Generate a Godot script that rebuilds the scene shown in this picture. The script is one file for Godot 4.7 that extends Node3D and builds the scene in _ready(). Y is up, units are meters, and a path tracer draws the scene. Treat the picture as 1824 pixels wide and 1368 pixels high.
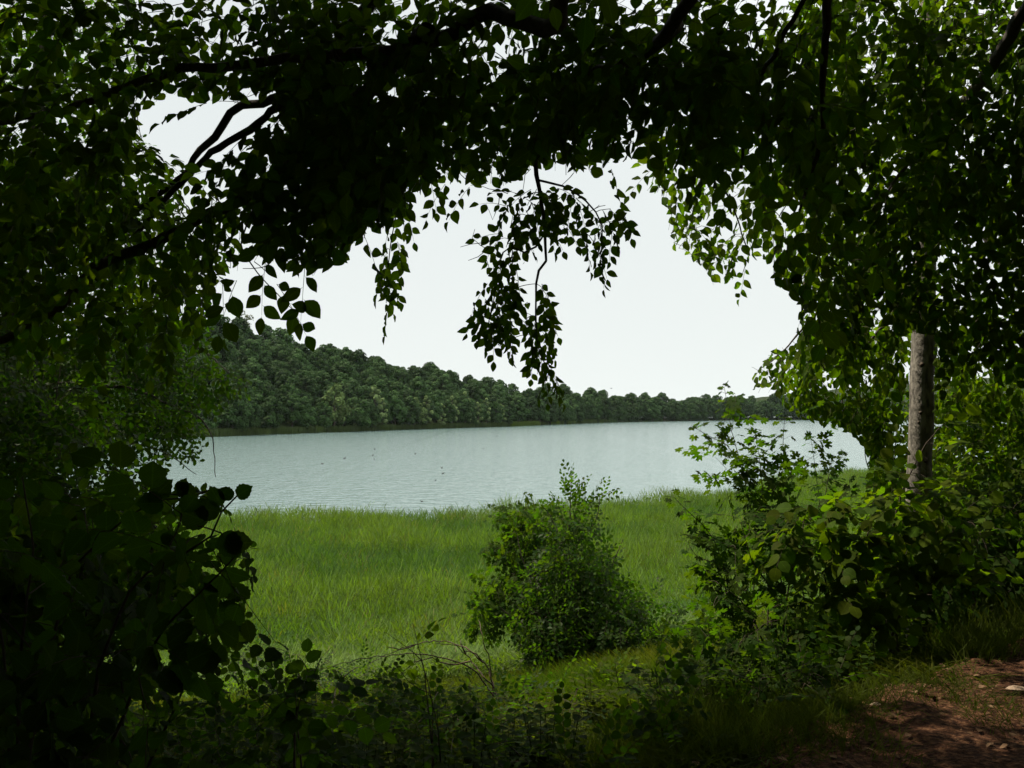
extends Node3D
# A lake seen through an arch of beech foliage: reed meadow, wooded hill on the far bank.

const EYE := Vector3(0, 1.6, 0)
const F := 1775.0                  # focal length in pixels of a 1824 x 1368 picture
const HORIZON := 731.0
const LAKE := -6.4
var pitch := atan((HORIZON - 684.0) / F)
var rng := RandomNumberGenerator.new()
var nz := FastNoiseLite.new()
var tpl := {}                      # leaf templates by kind
var M := {}                        # materials
var used := {}
var opening := PackedVector2Array([Vector2(362, 620), Vector2(370, 560), Vector2(385, 500), Vector2(430, 462), Vector2(500, 470), Vector2(545, 490), Vector2(600, 466), Vector2(640, 425), Vector2(652, 395), Vector2(672, 415), Vector2(700, 380), Vector2(735, 385), Vector2(738, 338), Vector2(768, 318), Vector2(800, 312), Vector2(850, 328), Vector2(900, 322), Vector2(950, 290), Vector2(1000, 300), Vector2(1060, 303), Vector2(1090, 292), Vector2(1120, 290), Vector2(1150, 284), Vector2(1165, 300), Vector2(1125, 335), Vector2(1180, 350), Vector2(1188, 400), Vector2(1200, 440), Vector2(1245, 470), Vector2(1262, 502), Vector2(1318, 492), Vector2(1362, 462), Vector2(1382, 512), Vector2(1412, 536), Vector2(1436, 548), Vector2(1420, 575), Vector2(1418, 612), Vector2(1370, 618), Vector2(1332, 655), Vector2(1340, 692), Vector2(1372, 690), Vector2(1402, 725), Vector2(1440, 745), Vector2(1500, 762), Vector2(1540, 790), Vector2(1552, 835), Vector2(1400, 860), Vector2(1300, 930), Vector2(1000, 1000), Vector2(470, 1000), Vector2(440, 870), Vector2(385, 850), Vector2(362, 790), Vector2(372, 700)])
var notch := PackedVector2Array([Vector2(378, 600), Vector2(455, 690), Vector2(372, 745), Vector2(362, 815), Vector2(300, 832), Vector2(272, 850), Vector2(292, 868), Vector2(350, 866), Vector2(365, 850), Vector2(372, 868), Vector2(395, 868), Vector2(420, 880), Vector2(450, 872), Vector2(470, 1100), Vector2(560, 1000), Vector2(520, 600)])
var bare_trunk := PackedVector2Array([Vector2(1612, 592), Vector2(1666, 596), Vector2(1660, 760), Vector2(1640, 790), Vector2(1608, 795)])
var gap_left := PackedVector2Array([Vector2(238, 192), Vector2(285, 170), Vector2(345, 172), Vector2(380, 185), Vector2(440, 180), Vector2(475, 158), Vector2(490, 165), Vector2(488, 200), Vector2(470, 222), Vector2(425, 245), Vector2(408, 282), Vector2(366, 312), Vector2(338, 304), Vector2(340, 270), Vector2(296, 252), Vector2(256, 236)])


# ---------------------------------------------------------------- geometry helpers

func at(px: float, py: float, d: float) -> Vector3:
	var c := Vector3((px - 912.0) / F, -(py - 684.0) / F, -1.0).rotated(Vector3.RIGHT, pitch)
	return EYE + c * (d / -c.z)

func pic(p: Vector3) -> Vector3:          # picture x, picture y, depth
	var c := (p - EYE).rotated(Vector3.RIGHT, -pitch)
	if c.z > -0.05:
		return Vector3(-9999, -9999, c.z)
	return Vector3(912.0 + c.x / -c.z * F, 684.0 - c.y / -c.z * F, -c.z)

func r(a: float, b: float) -> float:
	return rng.randf_range(a, b)

func rdir() -> Vector3:
	return Vector3(rng.randfn(), rng.randfn(), rng.randfn()).normalized()

func ss(t: float) -> float:
	t = clampf(t, 0.0, 1.0)
	return t * t * (3.0 - 2.0 * t)

func shore(x: float) -> float:
	var xs := [-200.0, -60.0, -16.0, -4.0, 11.6, 17.0, 25.7, 37.0, 70.0, 200.0]
	var ds := [50.0, 54.0, 58.8, 61.0, 71.5, 77.7, 93.4, 105.0, 130.0, 220.0]
	for i in xs.size() - 1:
		if x < xs[i + 1]:
			return lerpf(ds[i], ds[i + 1], clampf((x - xs[i]) / (xs[i + 1] - xs[i]), 0.0, 1.0))
	return 220.0

func edge(x: float) -> float:
	return clampf(3.8 + (0.9 if x > 0.0 else 0.3) * x, 2.0, 9.5)

func gh(x: float, d: float) -> float:
	var t := d - edge(x)
	var h := 0.0
	if t > 0.0:
		h = -5.15 * ss(t / 30.0) - 1.1 * (1.0 - exp(-t / 2.5))
	elif d < -2.0:
		h = 9.0 * ss((-2.0 - d) / 26.0)
	h += nz.get_noise_2d(x * 3.0, d * 3.0) * 0.06
	var s := d - shore(x)
	if s > -1.0:
		h -= clampf((s + 1.0) * 0.1, 0.0, 2.5)
	return h

class MB:                                # collects one mesh
	var v := PackedVector3Array()
	var n := PackedVector3Array()
	var uv := PackedVector2Array()
	var c := PackedColorArray()
	var ix := PackedInt32Array()

	func leaf(t: Dictionary, xf: Transform3D, col: Color) -> void:
		var b := v.size()
		var tv: PackedVector3Array = t.v
		var tn: PackedVector3Array = t.n
		var tu: PackedVector2Array = t.uv
		var ti: PackedInt32Array = t.ix
		var nb := xf.basis.orthonormalized()
		for i in tv.size():
			v.append(xf * tv[i])
			n.append(nb * tn[i])
			uv.append(tu[i])
			c.append(col)
		for i in ti:
			ix.append(b + i)

	func tube(pts: PackedVector3Array, rad: PackedFloat32Array, sides: int, col := Color(0.05, 0.04, 0.03), cap := true, wob := 0.0) -> void:
		var b := v.size()
		var m := pts.size()
		var side := Vector3.ZERO
		var along := 0.0
		for i in m:
			var tan := (pts[mini(i + 1, m - 1)] - pts[maxi(i - 1, 0)]).normalized()
			if side == Vector3.ZERO:
				side = tan.cross(Vector3(0.31, 0.2, 0.93)).normalized()
			side = (side - tan * side.dot(tan)).normalized()
			var o := tan.cross(side)
			if i > 0:
				along += pts[i].distance_to(pts[i - 1])
			for k in sides + 1:
				var a := TAU * k / sides
				var e := side * cos(a) + o * sin(a)
				var w := 1.0 + wob * sin(a * 3.0 + i * 1.7) + wob * 0.6 * cos(a * 2.0 - i * 0.9)
				v.append(pts[i] + e * rad[i] * w)
				n.append(e)
				uv.append(Vector2(float(k) / sides, along * 2.0))
				c.append(col)
		for i in m - 1:
			for k in sides:
				var p := b + i * (sides + 1) + k
				var q := p + sides + 1
				ix.append_array([p, q, p + 1, p + 1, q, q + 1])
		if cap:
			var last := b + (m - 1) * (sides + 1)
			for k in range(1, sides - 1):
				ix.append_array([last, last + k + 1, last + k])

	func quad(p: Vector3, x: Vector3, y: Vector3, nn: Vector3, col: Color) -> void:   # a small diamond-shaped spray of leaves
		var b := v.size()
		v.append_array([p - x, p + y * 0.8, p + x, p - y])
		n.append_array([nn, nn, nn, nn])
		uv.append_array([Vector2(0, 0.5), Vector2(0.5, 1), Vector2(1, 0.5), Vector2(0.5, 0)])
		c.append_array([col, col, col, col])
		if x.cross(y).dot(nn) > 0.0:
			ix.append_array([b, b + 1, b + 2, b, b + 2, b + 3])
		else:
			ix.append_array([b, b + 2, b + 1, b, b + 3, b + 2])

	func mesh() -> ArrayMesh:
		var a := []
		a.resize(Mesh.ARRAY_MAX)
		a[Mesh.ARRAY_VERTEX] = v
		a[Mesh.ARRAY_NORMAL] = n
		a[Mesh.ARRAY_TEX_UV] = uv
		a[Mesh.ARRAY_COLOR] = c
		a[Mesh.ARRAY_INDEX] = ix
		var m := ArrayMesh.new()
		if v.size() > 0:
			m.add_surface_from_arrays(Mesh.PRIMITIVE_TRIANGLES, a)
		return m


# ---------------------------------------------------------------- naming helpers

func numbered(called: String) -> String:
	used[called] = used.get(called, -1) + 1
	return called if used[called] == 0 else "%s_%03d" % [called, used[called]]

func tag(o: Node, label: String, category: String, group := "", kind := "") -> void:
	if label: o.set_meta("label", label)
	if category: o.set_meta("category", category)
	if group: o.set_meta("group", group)
	if kind: o.set_meta("kind", kind)

func put(called: String, mesh: Mesh, mat: Material, parent: Node = null) -> MeshInstance3D:
	var o := MeshInstance3D.new()
	o.mesh = mesh
	o.material_override = mat
	if parent == null:
		o.name = numbered(called)
		add_child(o, true)
	else:
		o.name = called
		parent.add_child(o, true)
		o.position = -parent.position if parent.get_parent() == self else Vector3.ZERO
	return o

func structure(called: String, mesh: Mesh, mat: Material) -> MeshInstance3D:
	var o := put(called, mesh, mat)
	o.set_meta("kind", "structure")
	return o

func swarm(called: String, mesh: Mesh, mat: Material, places: Array, tints: Array, label: String, category: String) -> void:
	var mm := MultiMesh.new()
	mm.transform_format = MultiMesh.TRANSFORM_3D
	mm.use_colors = true
	mm.mesh = mesh
	mm.instance_count = places.size()
	for i in places.size():
		mm.set_instance_transform(i, places[i])
		mm.set_instance_color(i, tints[i])
	var o := MultiMeshInstance3D.new()
	o.multimesh = mm
	o.material_override = mat
	o.name = numbered(called)
	add_child(o, true)
	tag(o, label, category, "", "stuff")


# ---------------------------------------------------------------- leaves

func outline_leaf(ts: Array, ws: Array, fold: float, bend: float, wave: float) -> Dictionary:
	var st := SurfaceTool.new()
	st.begin(Mesh.PRIMITIVE_TRIANGLES)
	st.set_smooth_group(0)
	var row := []
	for i in ts.size():
		var t: float = ts[i]
		var w: float = ws[i]
		var yb := -bend * t * t
		var e := sin(i * 2.4) * wave
		row.append([Vector3(-w, yb + w * fold + e, t), Vector3(0, yb, t), Vector3(w, yb + w * fold - e, t)])
	var tri := func(a: Vector3, b: Vector3, c: Vector3):
		for p in [a, b, c]:
			st.set_uv(Vector2(p.x * 1.1 + 0.5, p.z))
			st.add_vertex(p)
	for i in ts.size() - 1:
		var a: Array = row[i]
		var b: Array = row[i + 1]
		for k in 2:
			if ws[i] > 0.001:
				tri.call(a[k], a[k + 1], b[k + 1])
			if ws[i + 1] > 0.001:
				tri.call(a[k] if ws[i] > 0.001 else a[1], b[k + 1], b[k])
	# stalk
	tri.call(Vector3(-0.012, 0, 0.01), Vector3(0.012, 0, 0.01), Vector3(0, 0.02, -0.13))
	return template(st)

func maple_leaf(droop: float) -> Dictionary:
	var half := [Vector2(0, 1), Vector2(0.07, 0.82), Vector2(0.17, 0.80), Vector2(0.13, 0.63), Vector2(0.17, 0.55), Vector2(0.34, 0.78), Vector2(0.40, 0.68), Vector2(0.53, 0.66), Vector2(0.42, 0.48), Vector2(0.38, 0.40), Vector2(0.57, 0.36), Vector2(0.58, 0.27), Vector2(0.38, 0.18), Vector2(0.30, 0.08), Vector2(0.12, 0.05)]
	var st := SurfaceTool.new()
	st.begin(Mesh.PRIMITIVE_TRIANGLES)
	st.set_smooth_group(0)
	var lift := func(q: Vector2) -> Vector3:
		return Vector3(q.x, -droop * (q.x * q.x * 1.2 + (q.y - 0.3) * (q.y - 0.3)) + 0.05 * sin(q.x * 14.0) * sin(q.y * 9.0), q.y)
	var tri := func(a: Vector3, b: Vector3, c: Vector3):
		for p in [a, b, c]:
			st.set_uv(Vector2(p.x * 0.8 + 0.5, p.z))
			st.add_vertex(p)
	for s in [-1.0, 1.0]:
		for i in half.size() - 1:
			var a: Vector3 = lift.call(Vector2(half[i].x * s, half[i].y))
			var b: Vector3 = lift.call(Vector2(half[i + 1].x * s, half[i + 1].y))
			var m: Vector3 = lift.call(Vector2(0, 0.33))
			if s > 0:
				tri.call(m, b, a)
			else:
				tri.call(m, a, b)
	tri.call(Vector3(-0.014, 0, 0.08), Vector3(0.014, 0, 0.08), Vector3(0, -0.02, -0.45))
	return template(st)

func template(st: SurfaceTool) -> Dictionary:
	st.generate_normals()
	st.index()
	var a := st.commit_to_arrays()
	return {"v": a[Mesh.ARRAY_VERTEX], "n": a[Mesh.ARRAY_NORMAL], "uv": a[Mesh.ARRAY_TEX_UV], "ix": a[Mesh.ARRAY_INDEX]}

func make_templates() -> void:
	tpl.beech = []
	tpl.hazel = []
	tpl.maple = []
	tpl.small = []
	tpl.lime = []
	var bt := [0.0, 0.1, 0.24, 0.4, 0.56, 0.72, 0.87, 1.0]
	for k in 8:
		var q := r(0.82, 1.12)
		tpl.beech.append(outline_leaf(bt, [0.0, 0.14 * q, 0.265 * q, 0.325 * q, 0.30 * q, 0.225 * q, 0.11 * q, 0.0], r(0.05, 0.75), r(-0.25, 0.5), r(0.005, 0.035)))
	for k in 8:
		tpl.small.append(outline_leaf([0.0, 0.2, 0.5, 0.78, 1.0], [0.0, 0.17, 0.30, 0.24, 0.0], r(0.05, 0.4), r(-0.1, 0.2), 0.01))
	var ht := [0.0, 0.05, 0.13, 0.2, 0.3, 0.38, 0.48, 0.56, 0.66, 0.73, 0.82, 0.87, 0.94, 1.0]
	var hw := [0.0, 0.22, 0.31, 0.36, 0.40, 0.42, 0.425, 0.40, 0.36, 0.30, 0.205, 0.135, 0.045, 0.0]
	for k in 8:
		var w := []
		var q := r(0.8, 1.1)
		for i in hw.size():
			w.append(q * hw[i] * (1.0 + (0.07 if i % 2 == 0 else -0.06)))
		tpl.hazel.append(outline_leaf(ht, w, r(-0.1, 0.5), r(0.0, 0.4), r(0.01, 0.035)))
		tpl.lime.append(outline_leaf([0.0, 0.08, 0.2, 0.36, 0.54, 0.7, 0.84, 0.93, 1.0], [0.0, 0.25, 0.37, 0.43, 0.43, 0.37, 0.25, 0.12, 0.0], r(-0.1, 0.35), r(0.0, 0.3), r(0.005, 0.02)))
		tpl.maple.append(maple_leaf(r(0.1, 0.5)))

func leaf_color(kind: String) -> Color:       # leaf pigments, linear
	var base := Color(0.05, 0.1, 0.016)
	match kind:
		"beech": base = Color(0.086, 0.160, 0.017)
		"hazel": base = Color(0.058, 0.114, 0.026)
		"lime": base = Color(0.110, 0.185, 0.022)
		"maple": base = Color(0.062, 0.126, 0.024)
		"small": base = Color(0.054, 0.118, 0.022)
	var k := r(0.7, 1.3)
	return Color(base.r * k * r(0.85, 1.3), base.g * k, base.b * k * r(0.8, 1.2))


# ---------------------------------------------------------------- plants

class Plant:
	var root: Node3D
	var kind := "beech"
	var sk := PackedVector3Array()       # points that twigs may start from
	var leaves := []                     # [Transform3D, Color]
	var twigs := MB.new()
	var bark: Material
	var up := 0.45                       # how far leaf blades turn to the sky
	var opens := []                      # parts of the view it leaves open
	var density := 2.25
	var clump := 0.22                    # how far its sprays gather
	var reach := 9999.0                  # how far across its outermost leaves grow

func plant(called: String, base: Vector3, kind: String, label: String, category: String, group := "") -> Plant:
	var p := Plant.new()
	p.root = Node3D.new()
	p.root.name = numbered(called)
	add_child(p.root, true)
	p.root.position = base
	tag(p.root, label, category, group)
	p.kind = kind
	p.bark = M.bark
	p.opens = [opening, gap_left]
	return p

func smooth_line(pts: Array, step: float, wig := 0.0) -> PackedVector3Array:
	var c := Curve3D.new()
	for i in pts.size():
		var a: Vector3 = pts[maxi(i - 1, 0)]
		var b: Vector3 = pts[mini(i + 1, pts.size() - 1)]
		var t := (b - a) * 0.18
		c.add_point(pts[i], -t, t)
	var n := maxi(3, int(c.get_baked_length() / step))
	var out := PackedVector3Array()
	for i in n + 1:
		var q := c.sample_baked(c.get_baked_length() * i / n, true)
		if i > 0 and i < n:
			q += rdir() * wig
		out.append(q)
	return out

func limb(p: Plant, part: String, pts: Array, r0: float, r1: float, sides := 7, mat: Material = null) -> PackedVector3Array:
	var line := smooth_line(pts, maxf(0.06, r0 * 2.0), r0 * (0.05 if sides > 9 else 0.25))
	var rad := PackedFloat32Array()
	for i in line.size():
		rad.append(lerpf(r0, r1, float(i) / (line.size() - 1)) * r(0.94, 1.06))
	var mb := MB.new()
	mb.tube(line, rad, sides, Color(1, 1, 1), true, 0.05)
	put(part, mb.mesh(), mat if mat else p.bark, p.root)
	for q in line:
		p.sk.append(q)
	return line

func pxline(list: Array) -> Array:           # [[x, y, depth], ...]
	var o := []
	for q in list:
		o.append(at(q[0], q[1], q[2]))
	return o

func blocked(p: Plant, q: Vector3, slack: float) -> bool:
	var s := pic(q)
	if s.z < 8.1 and Geometry2D.is_point_in_polygon(Vector2(s.x, s.y), bare_trunk):
		return true
	if s.x < 0 or s.x > 1824 or s.y < 0 or s.y > 1368:
		return false
	var v := Vector2(s.x + slack * 0.5, s.y + slack)
	for g in p.opens:
		if Geometry2D.is_point_in_polygon(v, g):
			return true
	return false

func spray(p: Plant, from: Vector3, dir: Vector3, length: float, size: float, droop: float, slack := 0.0) -> void:
	var n := maxi(3, int(length / (size * 0.5)))
	var roll := (Vector3.UP * p.up + rdir() * (1.0 - p.up)).normalized()
	var line := PackedVector3Array()
	var rad := PackedFloat32Array()
	var prev := from
	var hang := dir
	var side := 1.0 if rng.randf() < 0.5 else -1.0
	for i in n + 1:
		var t := float(i) / n
		hang = (hang + Vector3.DOWN * droop * 0.16 + rdir() * 0.05).normalized()
		var q := prev + hang * length / n
		if blocked(p, q, slack):
			break
		line.append(q)
		rad.append(lerpf(0.0016, 0.0007, t))
		var nrm := (roll - hang * roll.dot(hang)).normalized()
		var lat := hang.cross(nrm) * side
		var ld := (hang * r(0.45, 0.8) + lat * 0.85 + Vector3.DOWN * droop * 0.3 + rdir() * 0.22).normalized()
		if i == n:
			ld = (hang + rdir() * 0.15).normalized()
		var ln := (nrm + rdir() * 0.45)
		ln = (ln - ld * ln.dot(ld)).normalized()
		var s := size * (0.68 + 0.42 * sin(PI * (0.12 + 0.72 * t))) * r(0.8, 1.12)
		var tip := q + ld * s
		var far := pic(tip)
		if far.x > p.reach:
			pass
		elif not (blocked(p, tip, slack) or blocked(p, q + ld * s * 0.5, slack)):
			p.leaves.append([Transform3D(Basis(ln.cross(ld), ln, ld) * s, q + ld * s * 0.13), leaf_color(p.kind)])
		side = -side
		prev = q
	if line.size() > 1:
		p.twigs.tube(line, rad, 3, Color(1, 1, 1), false)
		for q in line:
			p.sk.append(q)

func connect_to(p: Plant, q: Vector3) -> Vector3:         # a twig from the nearest wood to q; gives the way it arrives
	var best := 1e9
	var from := p.sk[0]
	var any := false
	for s in p.sk:
		var d := s.distance_squared_to(q)
		if d < best and d > 0.0001:
			if blocked(p, (s + q) * 0.5, 0.0):
				continue
			best = d
			from = s
			any = true
	if not any:
		return Vector3.DOWN
	var l := sqrt(best)
	if l > 0.05:
		var m := (from + q) * 0.5 + Vector3.UP * l * r(0.02, 0.14) + rdir() * l * 0.08
		var line := smooth_line([from, m, q], maxf(0.05, l / 7.0), l * 0.012)
		var rad := PackedFloat32Array()
		var r0 := clampf(0.0014 + l * 0.005, 0.0016, 0.012)
		for i in line.size():
			rad.append(lerpf(r0, 0.0014, float(i) / (line.size() - 1)))
		p.twigs.tube(line, rad, 4 if r0 < 0.005 else 5, Color(1, 1, 1), false)
		for i in range(1, line.size()):
			p.sk.append(line[i])
		return (q - m).normalized()
	return (q - from).normalized()

func fill(p: Plant, poly: Array, d0: float, d1: float, size: float, cover: float, droop := 0.6, length := 0.38, flow := Vector3(-0.3, -0.1, 0.0)) -> void:
	var g := PackedVector2Array()
	var lo := Vector2(1e9, 1e9)
	var hi := -lo
	var area := 0.0
	for q in poly:
		var v := Vector2(q[0], q[1])
		g.append(v)
		lo = lo.min(v)
		hi = hi.max(v)
	for i in g.size():
		area += g[i].cross(g[(i + 1) % g.size()]) * 0.5
	var lp := size / ((d0 + d1) * 0.5) * F
	var per := length / (size * 0.5) + 1.0
	var n := int(absf(area) * cover * p.density / (0.4 * lp * lp) / per)
	var spots := []
	var tries := 0
	while spots.size() < n and tries < n * 40:
		tries += 1
		var v := Vector2(r(lo.x, hi.x), r(lo.y, hi.y))
		if not Geometry2D.is_point_in_polygon(v, g):
			continue
		var q := at(v.x, v.y, r(d0, d1))
		if blocked(p, q, 0.0):
			continue
		if nz.get_noise_3d(q.x * 55.0, q.y * 55.0, q.z * 30.0) < r(-0.5, p.clump):
			continue
		if q.y < gh(q.x, -q.z) + 0.05:
			continue
		var near := 1e9
		for s in range(0, p.sk.size(), 3):
			near = minf(near, p.sk[s].distance_squared_to(q))
			if near < 0.01:
				break
		spots.append([near, q])
	spots.sort_custom(func(a, b): return a[0] < b[0])
	for s in spots:
		var q: Vector3 = s[1]
		var arrive := connect_to(p, q)
		var dir := (arrive * 0.7 + flow + rdir() * 0.55 + Vector3.DOWN * droop * 0.3).normalized()
		spray(p, q, dir, length * r(0.7, 1.25), size, droop, r(-14.0, 10.0))

func coarse(p: Plant, c: Vector3, ext: Vector3, n: int, size: float, mb: MB) -> void:     # the part of a crown that grows beyond the picture's edge
	for i in n:
		var q := c + rdir() * ext * pow(rng.randf(), 0.4)
		var s := pic(q)
		if s.z > 0.3 and s.x > -40 and s.x < 1864 and s.y > -40 and s.y < 1408:
			continue
		var nn := (Vector3.UP * 0.6 + rdir()).normalized()
		var x := nn.cross(rdir()).normalized()
		mb.quad(q, x * size * r(0.3, 0.5), x.cross(nn) * size * r(0.5, 0.8), nn, leaf_color(p.kind))

func finish(p: Plant, most: int, crown: MB = null) -> void:
	if p.twigs.v.size() > 0:
		put("twig", p.twigs.mesh(), p.bark, p.root).set_meta("kind", "stuff")
	var rank := []
	for i in p.leaves.size():
		var t: Transform3D = p.leaves[i][0]
		var s := pic(t.origin)
		var inside := s.x > 0 and s.x < 1824 and s.y > 0 and s.y < 1368
		rank.append([(t.basis.z.length() / s.z if inside else 0.0), i])
	rank.sort_custom(func(a, b): return a[0] > b[0])
	var mb := MB.new()
	var skin: Material = M.gloss if p.kind == "small" else M.leaf
	var kinds: Array = tpl[p.kind]
	if not M.has("leaf_" + p.kind):
		var set := []
		for k in 16:
			var one := MB.new()
			one.leaf(kinds[k % 8], Transform3D(), leaf_color(p.kind))
			set.append(one.mesh())
		M["leaf_" + p.kind] = set
	var shapes: Array = M["leaf_" + p.kind]
	for k in rank.size():
		var l: Array = p.leaves[rank[k][1]]
		if k < most and rank[k][0] > 0.0:
			var o := MeshInstance3D.new()
			o.mesh = shapes[rng.randi() % 16]
			o.material_override = skin
			o.name = "leaf"
			p.root.add_child(o, true)
			var t: Transform3D = l[0]
			t.origin -= p.root.position
			o.transform = t
		else:
			mb.leaf(kinds[rng.randi() % 8], l[0], l[1])
	if mb.v.size() > 0:
		put("foliage", mb.mesh(), skin, p.root).set_meta("kind", "stuff")
	if crown and crown.v.size() > 0:
		put("crown", crown.mesh(), M.leaf, p.root).set_meta("kind", "stuff")


# ---------------------------------------------------------------- materials

func noise_tex(size: int, freq: float, ramp: Array, offs: Array, octaves := 4, sd := 1) -> NoiseTexture2D:
	var n := FastNoiseLite.new()
	n.seed = sd
	n.frequency = freq
	n.fractal_octaves = octaves
	var t := NoiseTexture2D.new()
	t.width = size
	t.height = size
	t.seamless = true
	t.noise = n
	var g := Gradient.new()
	g.offsets = PackedFloat32Array(offs)
	g.colors = PackedColorArray(ramp)
	t.color_ramp = g
	return t

func bump_tex(size: int, freq: float, strength: float, octaves := 4, sd := 2) -> NoiseTexture2D:
	var n := FastNoiseLite.new()
	n.seed = sd
	n.frequency = freq
	n.fractal_octaves = octaves
	var t := NoiseTexture2D.new()
	t.width = size
	t.height = size
	t.seamless = true
	t.as_normal_map = true
	t.bump_strength = strength
	t.noise = n
	return t

func vein_texture() -> ImageTexture:
	var im := Image.create(96, 128, false, Image.FORMAT_RGB8)
	for y in 128:
		for x in 96:
			var u := absf(x / 95.0 - 0.5)
			var v := y / 127.0
			var k := 0.86 + 0.06 * nz.get_noise_2d(x * 5.0, y * 5.0)
			if u < 0.02:
				k = 1.0
			var f := fposmod((v - u * 0.9) * 9.0, 1.0)
			if f < 0.13 and u < 0.42:
				k = maxf(k, 0.97)
			im.set_pixel(x, y, Color(k, k, k * 0.97))
	return ImageTexture.create_from_image(im)

func make_materials() -> void:
	var leaf := StandardMaterial3D.new()
	leaf.resource_name = "leaf"
	leaf.vertex_color_use_as_albedo = true
	leaf.albedo_texture = vein_texture()
	leaf.roughness = 0.55
	leaf.metallic_specular = 0.25
	leaf.cull_mode = BaseMaterial3D.CULL_DISABLED
	leaf.backlight_enabled = true
	leaf.backlight = Color(1.15, 1.2, 0.42)
	M.leaf = leaf
	var gloss: StandardMaterial3D = leaf.duplicate()
	gloss.roughness = 0.45
	gloss.metallic_specular = 0.27
	M.gloss = gloss
	leaf.metallic_specular = 0.16
	var grass: StandardMaterial3D = leaf.duplicate()
	grass.albedo_texture = null
	grass.roughness = 0.55
	grass.backlight = Color(0.95, 1.0, 0.35)
	M.grass = grass
	var far: StandardMaterial3D = leaf.duplicate()
	far.albedo_texture = null
	far.roughness = 0.8
	far.metallic_specular = 0.2
	far.backlight = Color(0.35, 0.4, 0.15)
	M.far = far
	var bark := StandardMaterial3D.new()
	bark.albedo_texture = noise_tex(256, 0.03, [Color(0.16, 0.14, 0.12), Color(0.27, 0.24, 0.21), Color(0.34, 0.31, 0.28)], [0.2, 0.5, 0.85], 5, 5)
	bark.uv1_triplanar = true
	bark.uv1_scale = Vector3(5, 2, 5)
	bark.roughness = 0.85
	bark.normal_enabled = true
	bark.normal_texture = bump_tex(256, 0.04, 4.0, 4, 6)
	M.bark = bark
	var beech := StandardMaterial3D.new()
	beech.albedo_texture = noise_tex(512, 0.012, [Color(0.26, 0.245, 0.225), Color(0.41, 0.39, 0.36), Color(0.52, 0.50, 0.46)], [0.25, 0.5, 0.8], 6, 9)
	beech.uv1_triplanar = true
	beech.uv1_scale = Vector3(3.2, 0.9, 3.2)
	beech.roughness = 0.8
	beech.normal_enabled = true
	beech.normal_texture = bump_tex(512, 0.03, 5.0, 5, 7)
	M.beech_bark = beech
	var dead: StandardMaterial3D = bark.duplicate()
	dead.albedo_texture = noise_tex(128, 0.05, [Color(0.22, 0.16, 0.115), Color(0.36, 0.28, 0.215)], [0.3, 0.7], 4, 11)
	M.dead = dead
	var green_stem: StandardMaterial3D = bark.duplicate()
	green_stem.albedo_texture = noise_tex(128, 0.05, [Color(0.17, 0.135, 0.10), Color(0.26, 0.215, 0.15)], [0.3, 0.7], 4, 12)
	M.stem = green_stem
	var ground := StandardMaterial3D.new()
	ground.albedo_texture = noise_tex(512, 0.02, [Color(0.13, 0.12, 0.07), Color(0.17, 0.20, 0.08), Color(0.23, 0.20, 0.12)], [0.25, 0.5, 0.8], 6, 21)
	ground.uv1_triplanar = true
	ground.uv1_world_triplanar = true
	ground.uv1_scale = Vector3(0.6, 0.6, 0.6)
	ground.roughness = 0.95
	ground.metallic_specular = 0.1
	M.ground = ground
	var soil := StandardMaterial3D.new()
	soil.albedo_texture = noise_tex(1024, 0.02, [Color(0.16, 0.10, 0.07), Color(0.25, 0.165, 0.115), Color(0.32, 0.22, 0.155), Color(0.41, 0.30, 0.215)], [0.2, 0.45, 0.62, 0.85], 7, 31)
	soil.uv1_triplanar = true
	soil.uv1_world_triplanar = true
	soil.uv1_scale = Vector3(0.9, 0.9, 0.9)
	soil.roughness = 0.95
	soil.metallic_specular = 0.2
	soil.normal_enabled = true
	soil.normal_texture = bump_tex(1024, 0.05, 10.0, 6, 32)
	M.soil = soil
	var hill := StandardMaterial3D.new()
	hill.albedo_color = Color(0.13, 0.165, 0.08)
	hill.roughness = 1.0
	hill.metallic_specular = 0.05
	M.hill = hill
	var water := StandardMaterial3D.new()
	water.albedo_color = Color(0.37, 0.45, 0.45)
	water.roughness = 0.12
	water.metallic_specular = 0.5
	water.normal_enabled = true
	water.normal_texture = bump_tex(1024, 0.02, 9.0, 4, 41)
	water.normal_scale = 0.58
	M.water = water
	var feather := StandardMaterial3D.new()
	feather.albedo_color = Color(0.12, 0.11, 0.11)
	feather.roughness = 0.8
	M.feather = feather
	var litter: StandardMaterial3D = grass.duplicate()
	litter.backlight_enabled = false
	litter.roughness = 0.95
	litter.metallic_specular = 0.08
	M.litter = litter


# ---------------------------------------------------------------- setting

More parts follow.
